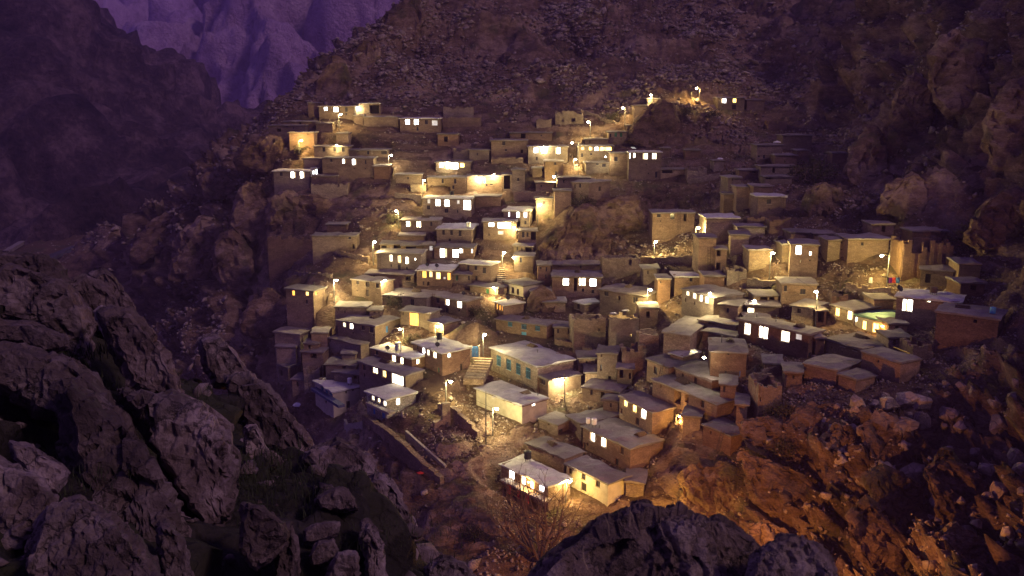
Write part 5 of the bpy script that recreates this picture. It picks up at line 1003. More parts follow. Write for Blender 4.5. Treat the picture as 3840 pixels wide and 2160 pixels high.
# crags standing out of the hillside
CR = [
 ('left slanting slab of the central rock knob', [(2012, 1000), (2030, 930), (2110, 830), (2165, 772), (2230, 765), (2262, 860), (2240, 960), (2180, 1008)], 0, .25, -1),
 ('right overhanging head of the central rock knob', [(2225, 775), (2290, 738), (2385, 738), (2394, 790), (2412, 812), (2400, 850), (2370, 872), (2300, 885), (2250, 905), (2232, 830)], 0, .1, -1),
 ('lower front block of the central rock knob', [(2150, 925), (2230, 880), (2300, 892), (2280, 960), (2225, 1008), (2150, 1012)], 0, .3, -1),
 ('dark crag under the little lamp-lit hut near the top', [(2350, 530), (2390, 450), (2430, 395), (2480, 384), (2520, 410), (2540, 480), (2500, 545), (2420, 560)], 0, .4, 1),
 ('cave-pierced crag tower on the left skyline above the top house', [(1165, 392), (1180, 330), (1212, 262), (1250, 222), (1288, 236), (1312, 300), (1304, 385)], 0, .2, -1),
 ('skyline crag above the cave-pierced tower', [(1300, 260), (1320, 190), (1360, 140), (1410, 125), (1430, 190), (1400, 270), (1340, 300)], 0, .3, -1),
 ('topmost skyline crag at the upper picture edge', [(1420, 130), (1450, 70), (1500, 20), (1560, -20), (1600, 60), (1560, 150), (1480, 180)], 0, .3, -1),
 ('stepped crag on the left rim under the village corner', [(890, 620), (905, 560), (960, 530), (1010, 500), (1060, 520), (1070, 600), (1020, 650), (930, 660)], 0, .2, 1),
 ('rounded rock nose at the left end of the ridge', [(740, 690), (760, 648), (830, 640), (890, 640), (900, 700), (850, 740), (770, 740)], 0, .3, 1),
 ('tall pillar of the left cliff', [(880, 860), (890, 740), (930, 690), (985, 690), (1000, 780), (985, 880), (930, 920)], 0, .1, 1),
 ('broad wall of the left cliff under the edge house', [(1000, 850), (1010, 745), (1080, 718), (1160, 730), (1240, 770), (1230, 840), (1150, 862), (1060, 868)], 0, .15, 1),
 ('lower left buttress of the cliff above the gorge', [(800, 1020), (820, 900), (870, 870), (920, 930), (950, 1040), (920, 1120), (840, 1110)], 0, .15, 1),
 ('long sloping buttress at the foot of the left ridge', [(640, 1010), (680, 900), (760, 820), (810, 860), (810, 960), (760, 1080), (680, 1100)], 0, .3, -1),
 ('rib of rock low on the left ridge', [(480, 960), (540, 860), (620, 800), (680, 800), (650, 880), (580, 960), (520, 1000)], 0, .3, -1),
 ('cracked bluff beside the twin-fronted orange window house', [(900, 1240), (930, 1140), (1000, 1090), (1060, 1110), (1068, 1180), (1020, 1250), (950, 1275)], 0, .2, 1),
 ('largest orange-lit cliff face below the lone perched house', [(2575, 1790), (2640, 1745), (2730, 1745), (2820, 1810), (2850, 1900), (2800, 1990), (2690, 2010), (2590, 1940)], 0, .15, 1),
 ('upper bed of the orange-lit cliff', [(2790, 1575), (2880, 1560), (2990, 1600), (3085, 1690), (3090, 1740), (2950, 1735), (2810, 1670)], 0, .3, 1),
 ('middle bed of the orange-lit cliff', [(2800, 1700), (2920, 1740), (3060, 1800), (3190, 1900), (3150, 1990), (2980, 1960), (2850, 1860)], 0, .25, 1),
 ('upright block right of the orange-lit cliff beds', [(3090, 1640), (3150, 1600), (3230, 1690), (3262, 1830), (3180, 1880), (3105, 1790)], 0, .2, 1),
 ('lowest bed of the orange-lit cliff', [(2800, 1960), (2900, 1950), (3060, 2030), (3200, 2140), (3180, 2230), (2960, 2220), (2840, 2100)], 0, .25, 1),
 ('outermost slab of the cliff toward the lower right', [(3200, 1930), (3260, 1890), (3370, 1990), (3470, 2120), (3440, 2210), (3300, 2160), (3220, 2040)], 0, .25, 1),
 ('dark upper crag between the cliff beds and the boulder slope', [(3240, 1600), (3300, 1540), (3400, 1600), (3450, 1720), (3400, 1800), (3300, 1760)], 0, .2, 1),
 ('dark middle crag right of the upright block', [(3270, 1790), (3340, 1760), (3440, 1840), (3500, 1960), (3450, 2040), (3350, 1960)], 0, .2, 1),
 ('shadowed slab low at the right picture edge', [(3480, 1760), (3560, 1700), (3680, 1790), (3720, 1930), (3650, 2010), (3540, 1940)], 0, .2, 1),
 ('last shadowed slab in the lower right corner', [(3520, 2010), (3600, 1970), (3740, 2050), (3830, 2190), (3700, 2230), (3570, 2140)], 0, .2, 1),
 ('short ledge of rock under the lowest flat roofed hut', [(2960, 1570), (3040, 1500), (3130, 1510), (3180, 1580), (3110, 1630), (3020, 1630)], 0, .3, 1),
 ('great buttress high on the right mountain', [(3480, 330), (3520, 180), (3600, 110), (3690, 150), (3720, 280), (3660, 400), (3560, 430)], 0, .2, -1),
 ('cleft buttress below the great one on the right mountain', [(3320, 520), (3350, 360), (3430, 260), (3490, 320), (3490, 450), (3430, 560), (3360, 580)], 0, .2, -1),
 ('rock wall at the right picture edge, upper half', [(3690, 560), (3720, 400), (3790, 320), (3880, 330), (3900, 560), (3820, 640), (3740, 640)], 0, .2, -1),
 ('rounded crag above the far right ruins', [(3300, 800), (3340, 700), (3430, 640), (3520, 680), (3560, 770), (3500, 840), (3390, 850)], 0, .3, -1),
 ('leaning slab at the right picture edge above the long blank house', [(3620, 900), (3660, 780), (3760, 700), (3870, 720), (3880, 860), (3780, 930), (3690, 950)], 0, .3, -1),
 ('split rock above the framed window cube, right', [(3010, 810), (3020, 730), (3080, 680), (3150, 700), (3190, 770), (3150, 840), (3070, 850)], 0, .2, -1),
 ('shadowed crag left of the rounded crag, right', [(3160, 640), (3200, 540), (3270, 480), (3320, 520), (3310, 620), (3260, 700), (3190, 710)], 0, .3, -1),
 ('outcrop beside the tilted pale roof in the village centre', [(1975, 1165), (1990, 1100), (2030, 1070), (2080, 1100), (2100, 1150), (2060, 1180), (2010, 1185)], 0, .2, -1),
]
for k, (lab, poly, Y, tl, dp) in enumerate(CR):
    cx_, cy_ = np.mean(poly, axis=0); p = hit(cx_, max(q[1] for q in poly)*.55+cy_*.45); lowc = cy_ > 1480
    slab(lab, [(a, b+(18 if lowc else 0)) for a, b in poly], p[1]+(.9 if lowc else .3), seed=900+k*17, tiltY=tl+(.25 if lowc else 0), mat='hill', name='crag', cat='crag', dip=dp, thk=.2 if lowc else .35, rough=1.25, grow=1.26 if lowc else 1.1)

# grass on the near ledges, one mass of blades
rg = np.random.default_rng(5); V = []; Fc = []
def tuft(p, n, hh, spread):
    for _ in range(n):
        a = rg.uniform(0, 6.283); q = p+np.array([rg.normal()*spread, rg.normal()*spread, 0]); L = hh*rg.uniform(.5, 1.2); w0 = .012*L/.3
        t = np.array([math.cos(a), math.sin(a), 0]); s_ = np.array([-t[1], t[0], 0]); k = len(V); bend = rg.uniform(.2, .9)
        for f_ in (0, .5, 1):
            c = q+t*L*bend*f_*f_+Z*L*f_*(1-.3*f_*bend); ww = w0*(1-f_*.9); V.extend([tuple(c-s_*ww), tuple(c+s_*ww)])
        Fc.extend([(k, k+1, k+3, k+2), (k+2, k+3, k+5, k+4)])
def fgz(px, py, Y): p = atY(px, py, Y); p[2] = FG([p[:2]])[0]; return p
for (px, py, Y, n, hh, sp_) in [(1000, 1830, 18.5, 900, .35, .9), (1100, 1850, 18, 700, .3, .8), (950, 1800, 19, 500, .35, .5), (1180, 1800, 19, 500, .3, .7), (330, 1180, 23, 300, .5, .4), (300, 1300, 21, 300, .4, .5), (200, 1480, 16, 400, .3, .5), (260, 1640, 14, 400, .3, .4),
                              (700, 1400, 25, 300, .4, .7), (690, 1560, 20, 200, .4, .4), (1030, 1760, 21, 300, .5, .4), (1200, 1930, 16, 300, .3, .5), (1480, 2130, 18, 300, .3, .7), (1600, 2080, 20, 300, .35, .8), (60, 1600, 13, 300, .3, .4)]:
    tuft(fgz(px, py, Y)+Z*.05, n//3, hh*.8, sp_)
go = big_mesh("grass", np.array(V), np.array(Fc), 'grass'); tag(go, 'dark grass growing in the gaps of the near rocks', 'grass', kind='stuff')
# dry stalks standing on the broad near boulder
for k, (lab, pts) in enumerate([('tall straight dry stalk rising from the broad near boulder', [(2361, 1972, 5.3), (2362, 1930, 5.3), (2364, 1884, 5.3)]),
                 ('pale curved dry stalk at the left of the broad near boulder', [(2203, 2135, 4.9), (2188, 2100, 4.9), (2185, 2070, 4.9), (2188, 2045, 4.9)]),
                 ('short bent dry stalk behind the tall straight one', [(2376, 1960, 5.4), (2372, 1935, 5.4), (2362, 1915, 5.4)]),
                 ('thin kinked dry stalk left of the tall straight one', [(2285, 2010, 5.3), (2281, 1970, 5.3), (2268, 1932, 5.3)])]):
    mb = MB(); Q = [atY(*p) for p in pts]; mb.tube(Q, [.005]*(len(Q)-1)+[.002], 5); o = mb.build('dry_stalk', 'straw', None, Q[0]); tag(o, lab, 'stalk', 'dry stalks on the near boulder')

# ------------------------------------------------------------------ street lamps
def street_lamp(label, hx, hy, bx, by, e=600, col=(1, .82, .40), side=None, bulb='bulb', Y=None):
    G = hit(bx, by) if Y is None else atY(bx, by, Y); T = atY(hx, hy, G[1]-.3); hgt = T[2]-G[2]+.25
    root = empty('street_lamp', G, label, 'street lamp', 'street lamps of the village'); dx = T[0]-G[0]
    if abs(dx) < .25: dx = .45 if side is None else .45*side
    mb = MB(); mb.tube([G-Z*.6, G+Z*hgt*.5, G+Z*hgt], [.09, .075, .06], 7); mb.build('pole', 'pole', root, G)
    tip = G+np.array([dx, -.3, hgt+.05]); am = MB(); am.tube([G+Z*(hgt-.25), G+np.array([dx*.5, -.15, hgt+.02]), tip], .03, 5); am.build('arm', 'pole', root, G)
    hd = MB(); hd.lathe(tip-Z*.12, [(.17, 0), (.16, .06), (.09, .14), (.03, .17)], 10); hd.build('lamp_head', 'metal', root, G)
    bl = MB(); bl.lathe(tip-Z*.36, [(.04, -.08), (.19, .0), (.25, .10), (.19, .21), (.06, .24)], 10); bl.build('bulb', bulb, root, G)
    L = bpy.data.lights.new('street_light', 'POINT'); L.energy = e*1.25; L.color = (col[0], col[1]*.95, col[2]*.66); L.shadow_soft_size = .16
    o = bpy.data.objects.new('street_light', L); COL.objects.link(o); o.parent = root; o.location = tuple(tip-Z*.8-G)
def wall_lamp(label, key, px, py, e=350, col=(1, .82, .40), out=.7, side=False, bulb='bulb', big=1.0):
    H = HOUSES[key]; P0, n = (H['B'], H['u']) if side else (H['A'], H['n'])
    p = ray_plane(px, py, P0+n*out, n); a = p-n*(np.dot(p-P0, n)); root = empty('wall_lamp', a, label, 'wall lamp', 'lamps fixed to house walls')
    br = MB(); br.tube([a+Z*.25, a+n*out*.6+Z*.35, p+Z*.2], .028, 5); br.build('bracket', 'pole', root, a)
    hd = MB(); hd.lathe(p+Z*.1, [(.16*big, 0), (.13, .06), (.04, .13)], 10); hd.build('shade', 'metal', root, a)
    bl = MB(); bl.lathe(p-Z*.12, [(.04, -.06), (.18*big, .02), (.21*big, .12), (.05, .21)], 10); bl.build('bulb', bulb, root, a)
    L = bpy.data.lights.new('wall_light', 'POINT'); L.energy = e*1.05; L.color = (col[0], col[1]*.95, col[2]*.68); L.shadow_soft_size = .15
    o = bpy.data.objects.new('wall_light', L); COL.objects.link(o); o.parent = root; o.location = tuple(p-Z*.3+n*.15-a)
WH = (1, .90, .62); OR = (1, .45, .10)
street_lamp('street lamp in front of the upper left house with two lit square windows', 1278, 430, 1272, 488, 900, (1, .80, .40))
street_lamp('street lamp in the lit bush left of the three dark window house', 1130, 528, 1123, 590, 900, (1, .74, .32))
wall_lamp('lamp on the left of the arched building', 'H2', 1341, 402, 450, WH)
wall_lamp('lamp at the foot of the small square mud tower', 'H7', 1262, 543, 330, out=1.0)
street_lamp('street lamp at the right end of the long cliff-top house', 1468, 583, 1458, 640, 500, WH, side=1)
street_lamp('street lamp on the slope left of the dazzling corner window house', 1590, 677, 1586, 738, 800)
street_lamp('street lamp left of the two lit windows and dim third house', 1484, 792, 1495, 850, 700)
street_lamp('street lamp at the right end of the ledge house', 1392, 908, 1400, 985, 800)
wall_lamp('lamp at the dazzling open porch', 'M3', 1675, 610, 350, WH)
wall_lamp('left lamp flooding the pale cube house wall', 'M5', 1795, 668, 700, WH, out=1.0)
wall_lamp('right lamp flooding the pale cube house wall', 'M5', 1852, 655, 600, (1, .85, .5), out=1.0)
wall_lamp('lamp between the three dazzling white windows', 'M2', 2041, 551, 600, WH, out=.9)
street_lamp('upper street lamp left of the golden verandah', 2145, 536, 2168, 660, 700)
street_lamp('small low street lamp under the left end of the golden verandah', 2154, 598, 2150, 634, 350)
street_lamp('street lamp in the lane below the tall narrow house', 2077, 663, 2090, 712, 600)
wall_lamp('white lamp on the blank house below the golden verandah', 'R3h', 2271, 588, 350, WH, out=1.2)
street_lamp('street lamp by the path above the golden verandah', 2205, 458, 2213, 520, 750)
street_lamp('street lamp left of the dark crag', 2336, 405, 2343, 466, 500, (1, .76, .36))
street_lamp('lamp pole beside the little hut on the dark crag', 2441, 357, 2444, 392, 420, (1, .80, .40))
street_lamp('topmost street lamp above the dark crag', 2612, 332, 2621, 398, 1100, (1, .72, .28))
street_lamp('street lamp by the pinkish lit windows house', 2025, 768, 2016, 830, 600)
street_lamp('right one of two lamps lighting the slope right of the knob', 2616, 855, 2606, 945, 700)
street_lamp('left one of two lamps lighting the slope right of the knob', 2460, 907, 2452, 970, 1000, (1, .84, .42))
wall_lamp('lamp on the lamp-flooded yellow house', 'J6', 1928, 852, 650, (1, .84, .45), out=1.2)
street_lamp('upper lamp on the stepped lane at the left foot of the knob', 1891, 948, 1884, 1010, 700)
wall_lamp('lower lamp on the house at the left foot of the knob', 'J12', 1925, 966, 350)
street_lamp('street lamp right of the twin-fronted house with orange windows', 1262, 1052, 1254, 1124, 1000, (1, .86, .5))
wall_lamp('lamp at the right corner of the four dark windows house', 'F2', 1444, 1050, 800, (1, .88, .55), side=True, out=1.0)
street_lamp('lamp in the yard under the white tin roof house', 1851, 1080, 1858, 1118, 420)
street_lamp('lamp below the glowing orange doorway', 1500, 1235, 1514, 1290, 600)
street_lamp('lamp by the stone-walled room left of the earth mound', 1629, 1224, 1632, 1262, 300)
street_lamp('tall lamp above the stairway behind the blue gate', 1818, 1256, 1812, 1340, 900, (1, .87, .5))
wall_lamp('strip lamp dazzling the wall right of the hall', 'C2', 2110, 1424, 1000, WH, side=True, out=1.0)
street_lamp('lamp lighting the stony yard left of the low wide house', 1690, 1432, 1673, 1512, 800, (1, .88, .52))
street_lamp('lamp before the pale wall of the low wide house', 1862, 1535, 1848, 1620, 700, (1, .88, .52))
street_lamp('lamp at the corner of the mud-roofed barred window house', 2434, 1088, 2425, 1190, 900)
street_lamp('lamp in front of the collapsed house hung with cloths', 2333, 1240, 2323, 1306, 600)
wall_lamp('dazzling lamp at the corner of the four-window house', 'P8', 2662, 1099, 800, (1, .87, .52), out=.8)
street_lamp('tall lamp pole left of the tall right house', 2899, 950, 2884, 1056, 1100, (1, .84, .42))
street_lamp('very tall lamp pole in front of the rubble house, right', 3060, 1095, 3057, 1224, 700, (1, .78, .36))
street_lamp('lamp pole over the laundry terrace, far right', 3307, 960, 3325, 1072, 1000, (1, .80, .30))
street_lamp('small bright lamp of the glowing stall, right', 2828, 1130, 2830, 1176, 500, WH)
wall_lamp('orange lamp beside the glowing orange door, right', 'S8b', 3309, 1222, 90, OR, bulb='bulbo', out=.5)
wall_lamp('small lamp on the rooftop room terrace', 'B12', 2640, 1340, 120, WH, out=2.0)
street_lamp('little orange lamp below the long earth-roofed house', 2532, 1562, 2534, 1592, 220, (1, .6, .25), bulb='bulbo')
street_lamp('orange street lamp in the ravine beside the yellow-lit bottom house', 2480, 1925, 2490, 2010, 1100, (1, .60, .14), bulb='bulbo', Y=97)
street_lamp('orange lamp deep in the ravine below the cliff', 2690, 1985, 2696, 2290, 6500, (1, .40, .10), bulb='bulbo', Y=76)
street_lamp('lamp on the lane between the two bottom houses', 2128, 1806, 2122, 1878, 420, (1, .70, .26))

# bare poles
for lab, tx, ty, bx, by in [('taller bare pole in front of the low wide house', 1822, 1466, 1822, 1662), ('bare iron pole on the dazzling annex', 2117, 1402, 2118, 1510), ('bare pole by the porch corner of the low wide house', 2017, 1470, 2018, 1540), ('thin bare pole near the topmost street lamp', 2594, 346, 2594, 380)]:
    G = hit(bx, by); T = atY(tx, ty, G[1]); mb = MB(); mb.tube([G-Z*.5, T], [.085, .06], 7); o = mb.build('utility_pole', 'pole', None, G); tag(o, lab, 'pole')

# ------------------------------------------------------------------ things on roofs
def on_roof(key, px, py): return atZ(px, py, HOUSES[key]['zt']+.04)
def tank(label, key, px, py, r=.45, hh=1.0, mat='metal', stand=.35):
    p = on_roof(key, px, py); root = empty('water_tank', p, label, 'water tank', 'water tanks on roofs')
    t = MB(); t.lathe(p+Z*stand, [(r*.9, 0), (r, .05), (r, hh*.33), (r*.97, hh*.35), (r, hh*.37), (r, hh*.68), (r*.97, hh*.7), (r, hh*.72), (r, hh*.93), (r*.5, hh), (r*.2, hh*1.02)], 14); t.build('tank', mat, root, p)
    for sx in (-1, 1):
        for sy in (-1, 1):
            l = MB(); c = p+np.array([sx*r*.6, sy*r*.6, 0]); l.tube([c, c+Z*(stand+.02)], .035, 4); l.build('leg', 'pole', root, p)
def dish(label, key, px, py, r=.38):
    p = on_roof(key, px, py); root = empty('satellite_dish', p, label, 'satellite dish', 'satellite dishes on roofs')
    m = MB(); m.tube([p, p+Z*.5], .03, 5); m.build('mast', 'pole', root, p)
    d = np.array([.35, -.75, .55]); d /= np.linalg.norm(d); a = np.cross(d, Z); a /= np.linalg.norm(a); b = np.cross(a, d); c = p+Z*.62; V = []; f = []
    for k in range(4):
        rr = r*k/3
        for j in range(12): q = j*math.pi/6; V.append(tuple(c+(a*math.cos(q)+b*math.sin(q))*max(rr, .01)+d*(.25*(rr/r)**2*r)))
    for k in range(3):
        for j in range(12): f.append((k*12+j, k*12+(j+1) % 12, (k+1)*12+(j+1) % 12, (k+1)*12+j))
    o = mesh_obj('reflector', V, f, 'black', root, p); o.modifiers.new('s', 'SOLIDIFY').thickness = .02
    q = MB(); q.tube([c-b*r*.9+d*.2, c+d*.42], .012, 4); q.build('feed_arm', 'pole', root, p)
tank('steel water tank on the white roof with the dish, lower left', 'E1', 1494, 1320, .55, 1.25)
tank('dark water tank on the white corner house roof', 'E3', 1648, 1280, .5, 1.1, 'black')
tank('white water tank on the two-storey house with blue balcony', 'D1', 1312, 1444, .38, .9, 'white')
tank('black water tank on the slab roof of the bottom house', 'B0', 1979, 1728, .5, 1.1, 'black')
tank('left one of two white tanks on the vast earth roof', 'B2', 2205, 1596, .3, .8, 'white')
tank('right one of two white tanks on the vast earth roof', 'B2', 2228, 1600, .36, .9, 'white')
tank('steel tank on the brown three-window house, centre left', 'J5', 1757, 856, .5, .9)
tank('small rusty tank on the white sheet roof, far right', 'S6', 3500, 1106, .5, .8, 'wood')
tank('blue plastic drum on the long blank house roof, far right', 'S7', 3722, 1176, .35, .8, 'sky', .05)
tank('dark tank on the long white-eaved house, centre left', 'J1', 1695, 736, .45, .8, 'black')
dish('satellite dish on the white roof with the steel tank', 'E1', 1453, 1318)
dish('satellite dish on the white corner house roof', 'E3', 1640, 1306)
dish('satellite dish on the orange window row house', 'N1', 1638, 1008)
dish('left dish on the pale roof with orange windows', 'N1', 1602, 1004)
dish('satellite dish on the white sheet roof, far right', 'S6', 3372, 1098, .5)
dish('dish on the earth roof above three tall lit windows', 'B1', 2366, 1472)
dish('dish on the tilted pale roof with orange slit windows', 'N8', 1904, 1130)
dish('dish on the four-room house with tall lit windows, middle', 'N4', 1738, 1112)
for lab, key, px, py, hh in [('stove pipe on the roof of the three huge windows house', 'B13', 2910, 1206, .9), ('short chimney pipe on the three huge windows roof', 'B13', 2838, 1190, .5), ('chimney pipe on the vast earth roof, bottom centre', 'B2', 2248, 1608, .5), ('chimney pipe on the reddish corner house roof', 'B12', 2706, 1284, 1.0), ('chimney pipe on the twin-fronted house roof', 'F1', 1178, 1072, .6), ('chimney pipe on the large hall roof', 'C1', 2016, 1322, .5)]:
    p = on_roof(key, px, py); m = MB(); m.tube([p, p+Z*hh], .07, 7); m.tube([p+Z*hh, p+Z*(hh+.03)], .12, 7); o = m.build('chimney_pipe', 'pole', None, p); tag(o, lab, 'chimney')
# firewood stacked on roofs, ladders against walls
for k, (key, lab, fu, fv) in enumerate([('B2', 'the vast earth roof at the bottom', .75, .7), ('B9', 'the long earth-roofed house above the cliff', .3, .6), ('B12', 'the reddish corner house', .6, .7), ('F3', 'the pale-roofed house above the orange doorway', .6, .6), ('P3', 'the mud-roofed barred window house', .4, .6), ('S7', 'the long blank house at the far right', .35, .5), ('N9', 'the blue door house, centre', .5, .5),
                                        ('E2', 'the house with the very large lit window', .35, .6), ('F5', 'the lower left house with two lit windows', .6, .6), ('S9', 'the pink-lit terrace house', .4, .6), ('B13', 'the three huge windows house', .75, .6), ('C1', 'the large hall', .3, .8), ('C3', 'the low wide house under the hall', .7, .7), ('J4', 'the two lit windows and dim third house', .6, .6), ('P1', 'the cross window house', .5, .6), ('B3', 'the low curved earth roof house', .4, .5)]):
    H = HOUSES[key]; rg = np.random.default_rng(700+k); c = H['A']+H['u']*H['W']*fu+H['v']*H['D']*fv+Z*(H['zt']+.05); mb = MB(); ax = H['u'] if k % 2 else H['v']; bx_ = H['v'] if k % 2 else H['u']; L_ = rg.uniform(.6, 1.1)
    for row in range(3):
        for i in range(7-row*2):
            o_ = c+bx_*((i-(6-row*2)/2)*.17+rg.normal()*.02)+Z*(.08+row*.14); t = ax*L_*rg.uniform(.8, 1.1)+Z*rg.normal()*.03; mb.tube([o_-t, o_+t], .075*rg.uniform(.8, 1.15), 5)
    o = mb.build('firewood_stack', 'wood', None, c); tag(o, 'stack of firewood on the roof of '+lab, 'firewood', 'firewood stacks on roofs')
for k, (key, lab, fu, hh) in enumerate([('N4', 'the house with two tall lit windows, middle', .12, 3.4), ('J10', 'the white and orange window row', .07, 3.6), ('P9', 'the tall blind tower', .6, 4.5), ('K5', 'the white-framed window house right of the knob', .62, 3.6), ('B6', 'the house behind the long earth-roofed house', .8, 3.4), ('S13', 'the lone perched house', .75, 3.0), ('F2', 'the lamp-lit four dark windows house', .62, 3.6), ('Q8', 'the neat cube of the dark cluster', .85, 3.4)]):
    H = HOUSES[key]; b0 = H['A']+H['u']*H['W']*fu+H['n']*1.0; b0 = np.array([b0[0], b0[1], H['zb']-.2]); d = -H['n']*.8+Z*hh; root = empty('ladder', b0, 'wooden ladder leaning on the front of '+lab, 'ladder', 'ladders leaning on walls')
    for sx in (-.24, .24):
        mb = MB(); mb.tube([b0+H['u']*sx, b0+H['u']*sx+d], .045, 5); mb.build('rail', 'wood', root, b0)
    for i in range(1, 9):
        mb = MB(); c = b0+d*i/9.2; mb.tube([c-H['u']*.24, c+H['u']*.24], .03, 4); mb.build('rung', 'wood', root, b0)
# cloths and bundles lying on roofs
def bundle(label, p, s, mat, cat='bundle', flat=.5):
    rg = np.random.default_rng(int(abs(p[0])*10)); bm = bmesh.new(); bmesh.ops.create_icosphere(bm, subdivisions=2, radius=1)
    for v in bm.verts:
        n = rg.normal()*.12; v.co = Vector((v.co.x*s*(1+n), v.co.y*s*.7*(1+n), max(-.2, v.co.z)*s*flat*(1+n)))
    me = bpy.data.meshes.new('cloth_bundle'); bm.to_mesh(me); bm.free(); me.materials.append(M[mat]); o = bpy.data.objects.new('cloth_bundle', me); COL.objects.link(o); o.location = p; tag(o, label, cat)
bundle('white bundle on the thick-roofed dark house, right', on_roof('Q1', 2914, 535), .8, 'white')
bundle('white cloth on the small mud cube roof, right slope', on_roof('R6b', 2700, 597), .7, 'white')
bundle('pale sheet crumpled in the collapsed house', hit(2300, 1200)+Z*1.2, .6, 'white', flat=.3)
bundle('second pale sheet lying at the back of the collapsed house', hit(2345, 1190)+Z*1.2, .6, 'white', flat=.3)
bundle('pale sack at the edge of the two-storey house with blue balcony', hit(1120, 1520), .9, 'white')
bundle('red cloth dropped at the lower end of the long concrete wall', hit(1575, 1775), .5, 'red')
for k, (px, mat, lab) in enumerate([(3339, 'purple', 'purple garment on the laundry line, far right'), (3352, 'red', 'red garment on the laundry line, far right'), (3330, 'black', 'black garment on the laundry line, far right'), (3366, 'blue', 'blue garment on the laundry line, far right'), (3264, 'white', 'white sack left of the laundry line, far right')]):
    p = hit(px, 1066); V = []; f = []; nx_, nz_ = 4, 6
    for j in range(nz_):
        for i in range(nx_): V.append((p[0]-.26+.52*i/(nx_-1), p[1]+.06*math.sin(i*1.7+j*.6), p[2]+.2+.85*j/(nz_-1)))
    for j in range(nz_-1):
        for i in range(nx_-1): a = j*nx_+i; f.append((a, a+1, a+nx_+1, a+nx_))
    o = mesh_obj('garment', V, f, mat, None, p); o.modifiers.new('s', 'SOLIDIFY').thickness = .03; tag(o, lab, 'clothing')
a, b = hit(3318, 1066), hit(3378, 1066); mb = MB(); mb.tube([a, a+Z*1.2], .04, 5); mb.tube([b, b+Z*1.2], .04, 5); mb.tube([a+Z*1.12, (a+b)/2+Z*1.06, b+Z*1.12], .012, 4); o = mb.build('laundry_line', 'wood', None, a); tag(o, 'laundry line strung between two short posts, far right', 'laundry line')
p, q = on_roof('S10', 3352, 1304), on_roof('S10', 3410, 1328); mb = MB(); mb.tube([p+Z*.08, q+Z*.08], .08, 6); o = mb.build('yellow_pole', 'yellow', None, p); tag(o, 'yellow pole lying along the roof edge, lower right', 'pole')
p = hit(2772, 1412); mb = MB(); mb.lathe(p, [(.38, 0), (.4, .1), (.4, .9), (.36, 1.0)], 12); o = mb.build('blue_barrel', 'blue', None, p); tag(o, 'blue barrel beside the reddish corner house', 'barrel')
# blue gate by the stairway
g = hit(1782, 1338); root = empty('gate', g, 'tall blue metal gate above the stairway', 'gate')
for sx in (-1, 1):
    mb = MB(); mb.obox(g+np.array([sx*.28, 0, 0]), np.array([1, 0, 0]), np.array([0, 1, 0]), Z, .26, .03, 1.75); mb.build('leaf', 'blue', root, g)
    mb = MB(); mb.obox(g+np.array([sx*.68, 0, -.5]), np.array([1, 0, 0]), np.array([0, 1, 0]), Z, .13, .16, 2.4); mb.build('gate_post', 'conc', root, g)
# stairway
a, b = hit(1775, 1432), hit(1812, 1345); root = empty('stairway', a, 'stone stairway climbing past the hall to the blue gate', 'stairs'); n = 9; d = (b-a)/n; e = np.array([-d[1], d[0], 0]); e /= np.linalg.norm(e); fdir = np.cross(e, Z)
for i in range(n):
    mb = MB(); c = a+d*(i+.5); mb.obox(c-Z*.6, e, fdir, Z, 1.6, np.linalg.norm(d[:2])*.49, .6+.30); mb.build('step', 'rub', root, a)
a, b = hit(1884, 1090), hit(1876, 1005); root = empty('stairway', a, 'narrow stepped lane climbing beside the white tin roof house', 'stairs'); n = 11; d = (b-a)/n; e = np.array([-d[1], d[0], 0]); e /= np.linalg.norm(e); fdir = np.cross(e, Z)
for i in range(n):
    mb = MB(); c = a+d*(i+.5); mb.obox(c-Z*.6, e, fdir, Z, .8, np.linalg.norm(d[:2])*.49, .6+.3); mb.build('step', 'rub', root, a)
# walls on the open ground
field_wall('long sloping concrete wall in the open yard, bottom left', [(1358, 1590), (1440, 1650), (1520, 1712), (1585, 1770), (1650, 1812)], [1.5, 1.7, 1.5, 1.2, .5], .8, 'rub', rag=.05)
field_wall('thin kerb beam parallel to the long concrete wall', [(1519, 1624), (1595, 1692), (1668, 1756)], .35, .35, 'conc', 'kerb_beam', 'kerb', .01)
field_wall('broken earth wall around the rubble heap, lower centre', [(1690, 1566), (1730, 1600), (1790, 1640)], [1.8, 1.4, .6], .7, 'mudr')
field_wall('jagged earth wall stump left of the rubble heap', [(1630, 1600), (1660, 1585), (1690, 1578)], [1.0, 2.2, 1.4], .7, 'mud', rag=.4)
field_wall('dry stone bank under the lamp yard, lower centre', [(1640, 1524), (1700, 1545), (1725, 1548)], .5, .5, 'rub')
field_wall('low yard wall in front of the blue balcony house', [(1290, 1590), (1300, 1620), (1360, 1600)], [.8, 1.2, .8], .4, 'conc', rag=.03)
field_wall('stone terrace wall under the two slope lamps right of the knob', [(2400, 985), (2470, 990), (2560, 985), (2620, 975)], 1.2, .6)
field_wall('terrace wall below the tall right lamp pole', [(2800, 1065), (2860, 1075), (2930, 1070)], 1.0, .6)
field_wall('curved terrace wall below the laundry terrace, far right', [(3170, 1090), (3250, 1110), (3340, 1105)], 1.2, .6)
field_wall('terrace wall above the lower centre hall', [(2080, 1290), (2150, 1310), (2220, 1330)], 1.0, .5)
field_wall('path wall climbing above the golden verandah', [(2190, 425), (2240, 445), (2310, 470)], .8, .5)
field_wall('lit terrace wall below the topmost street lamp', [(2540, 402), (2600, 408), (2680, 404)], .9, .5)
field_wall('terrace wall under the long ledge house', [(1180, 955), (1280, 962), (1380, 985)], 1.0, .5)
field_wall('terrace wall left of the dazzling corner window house', [(1480, 735), (1530, 742), (1580, 750)], .9, .5)
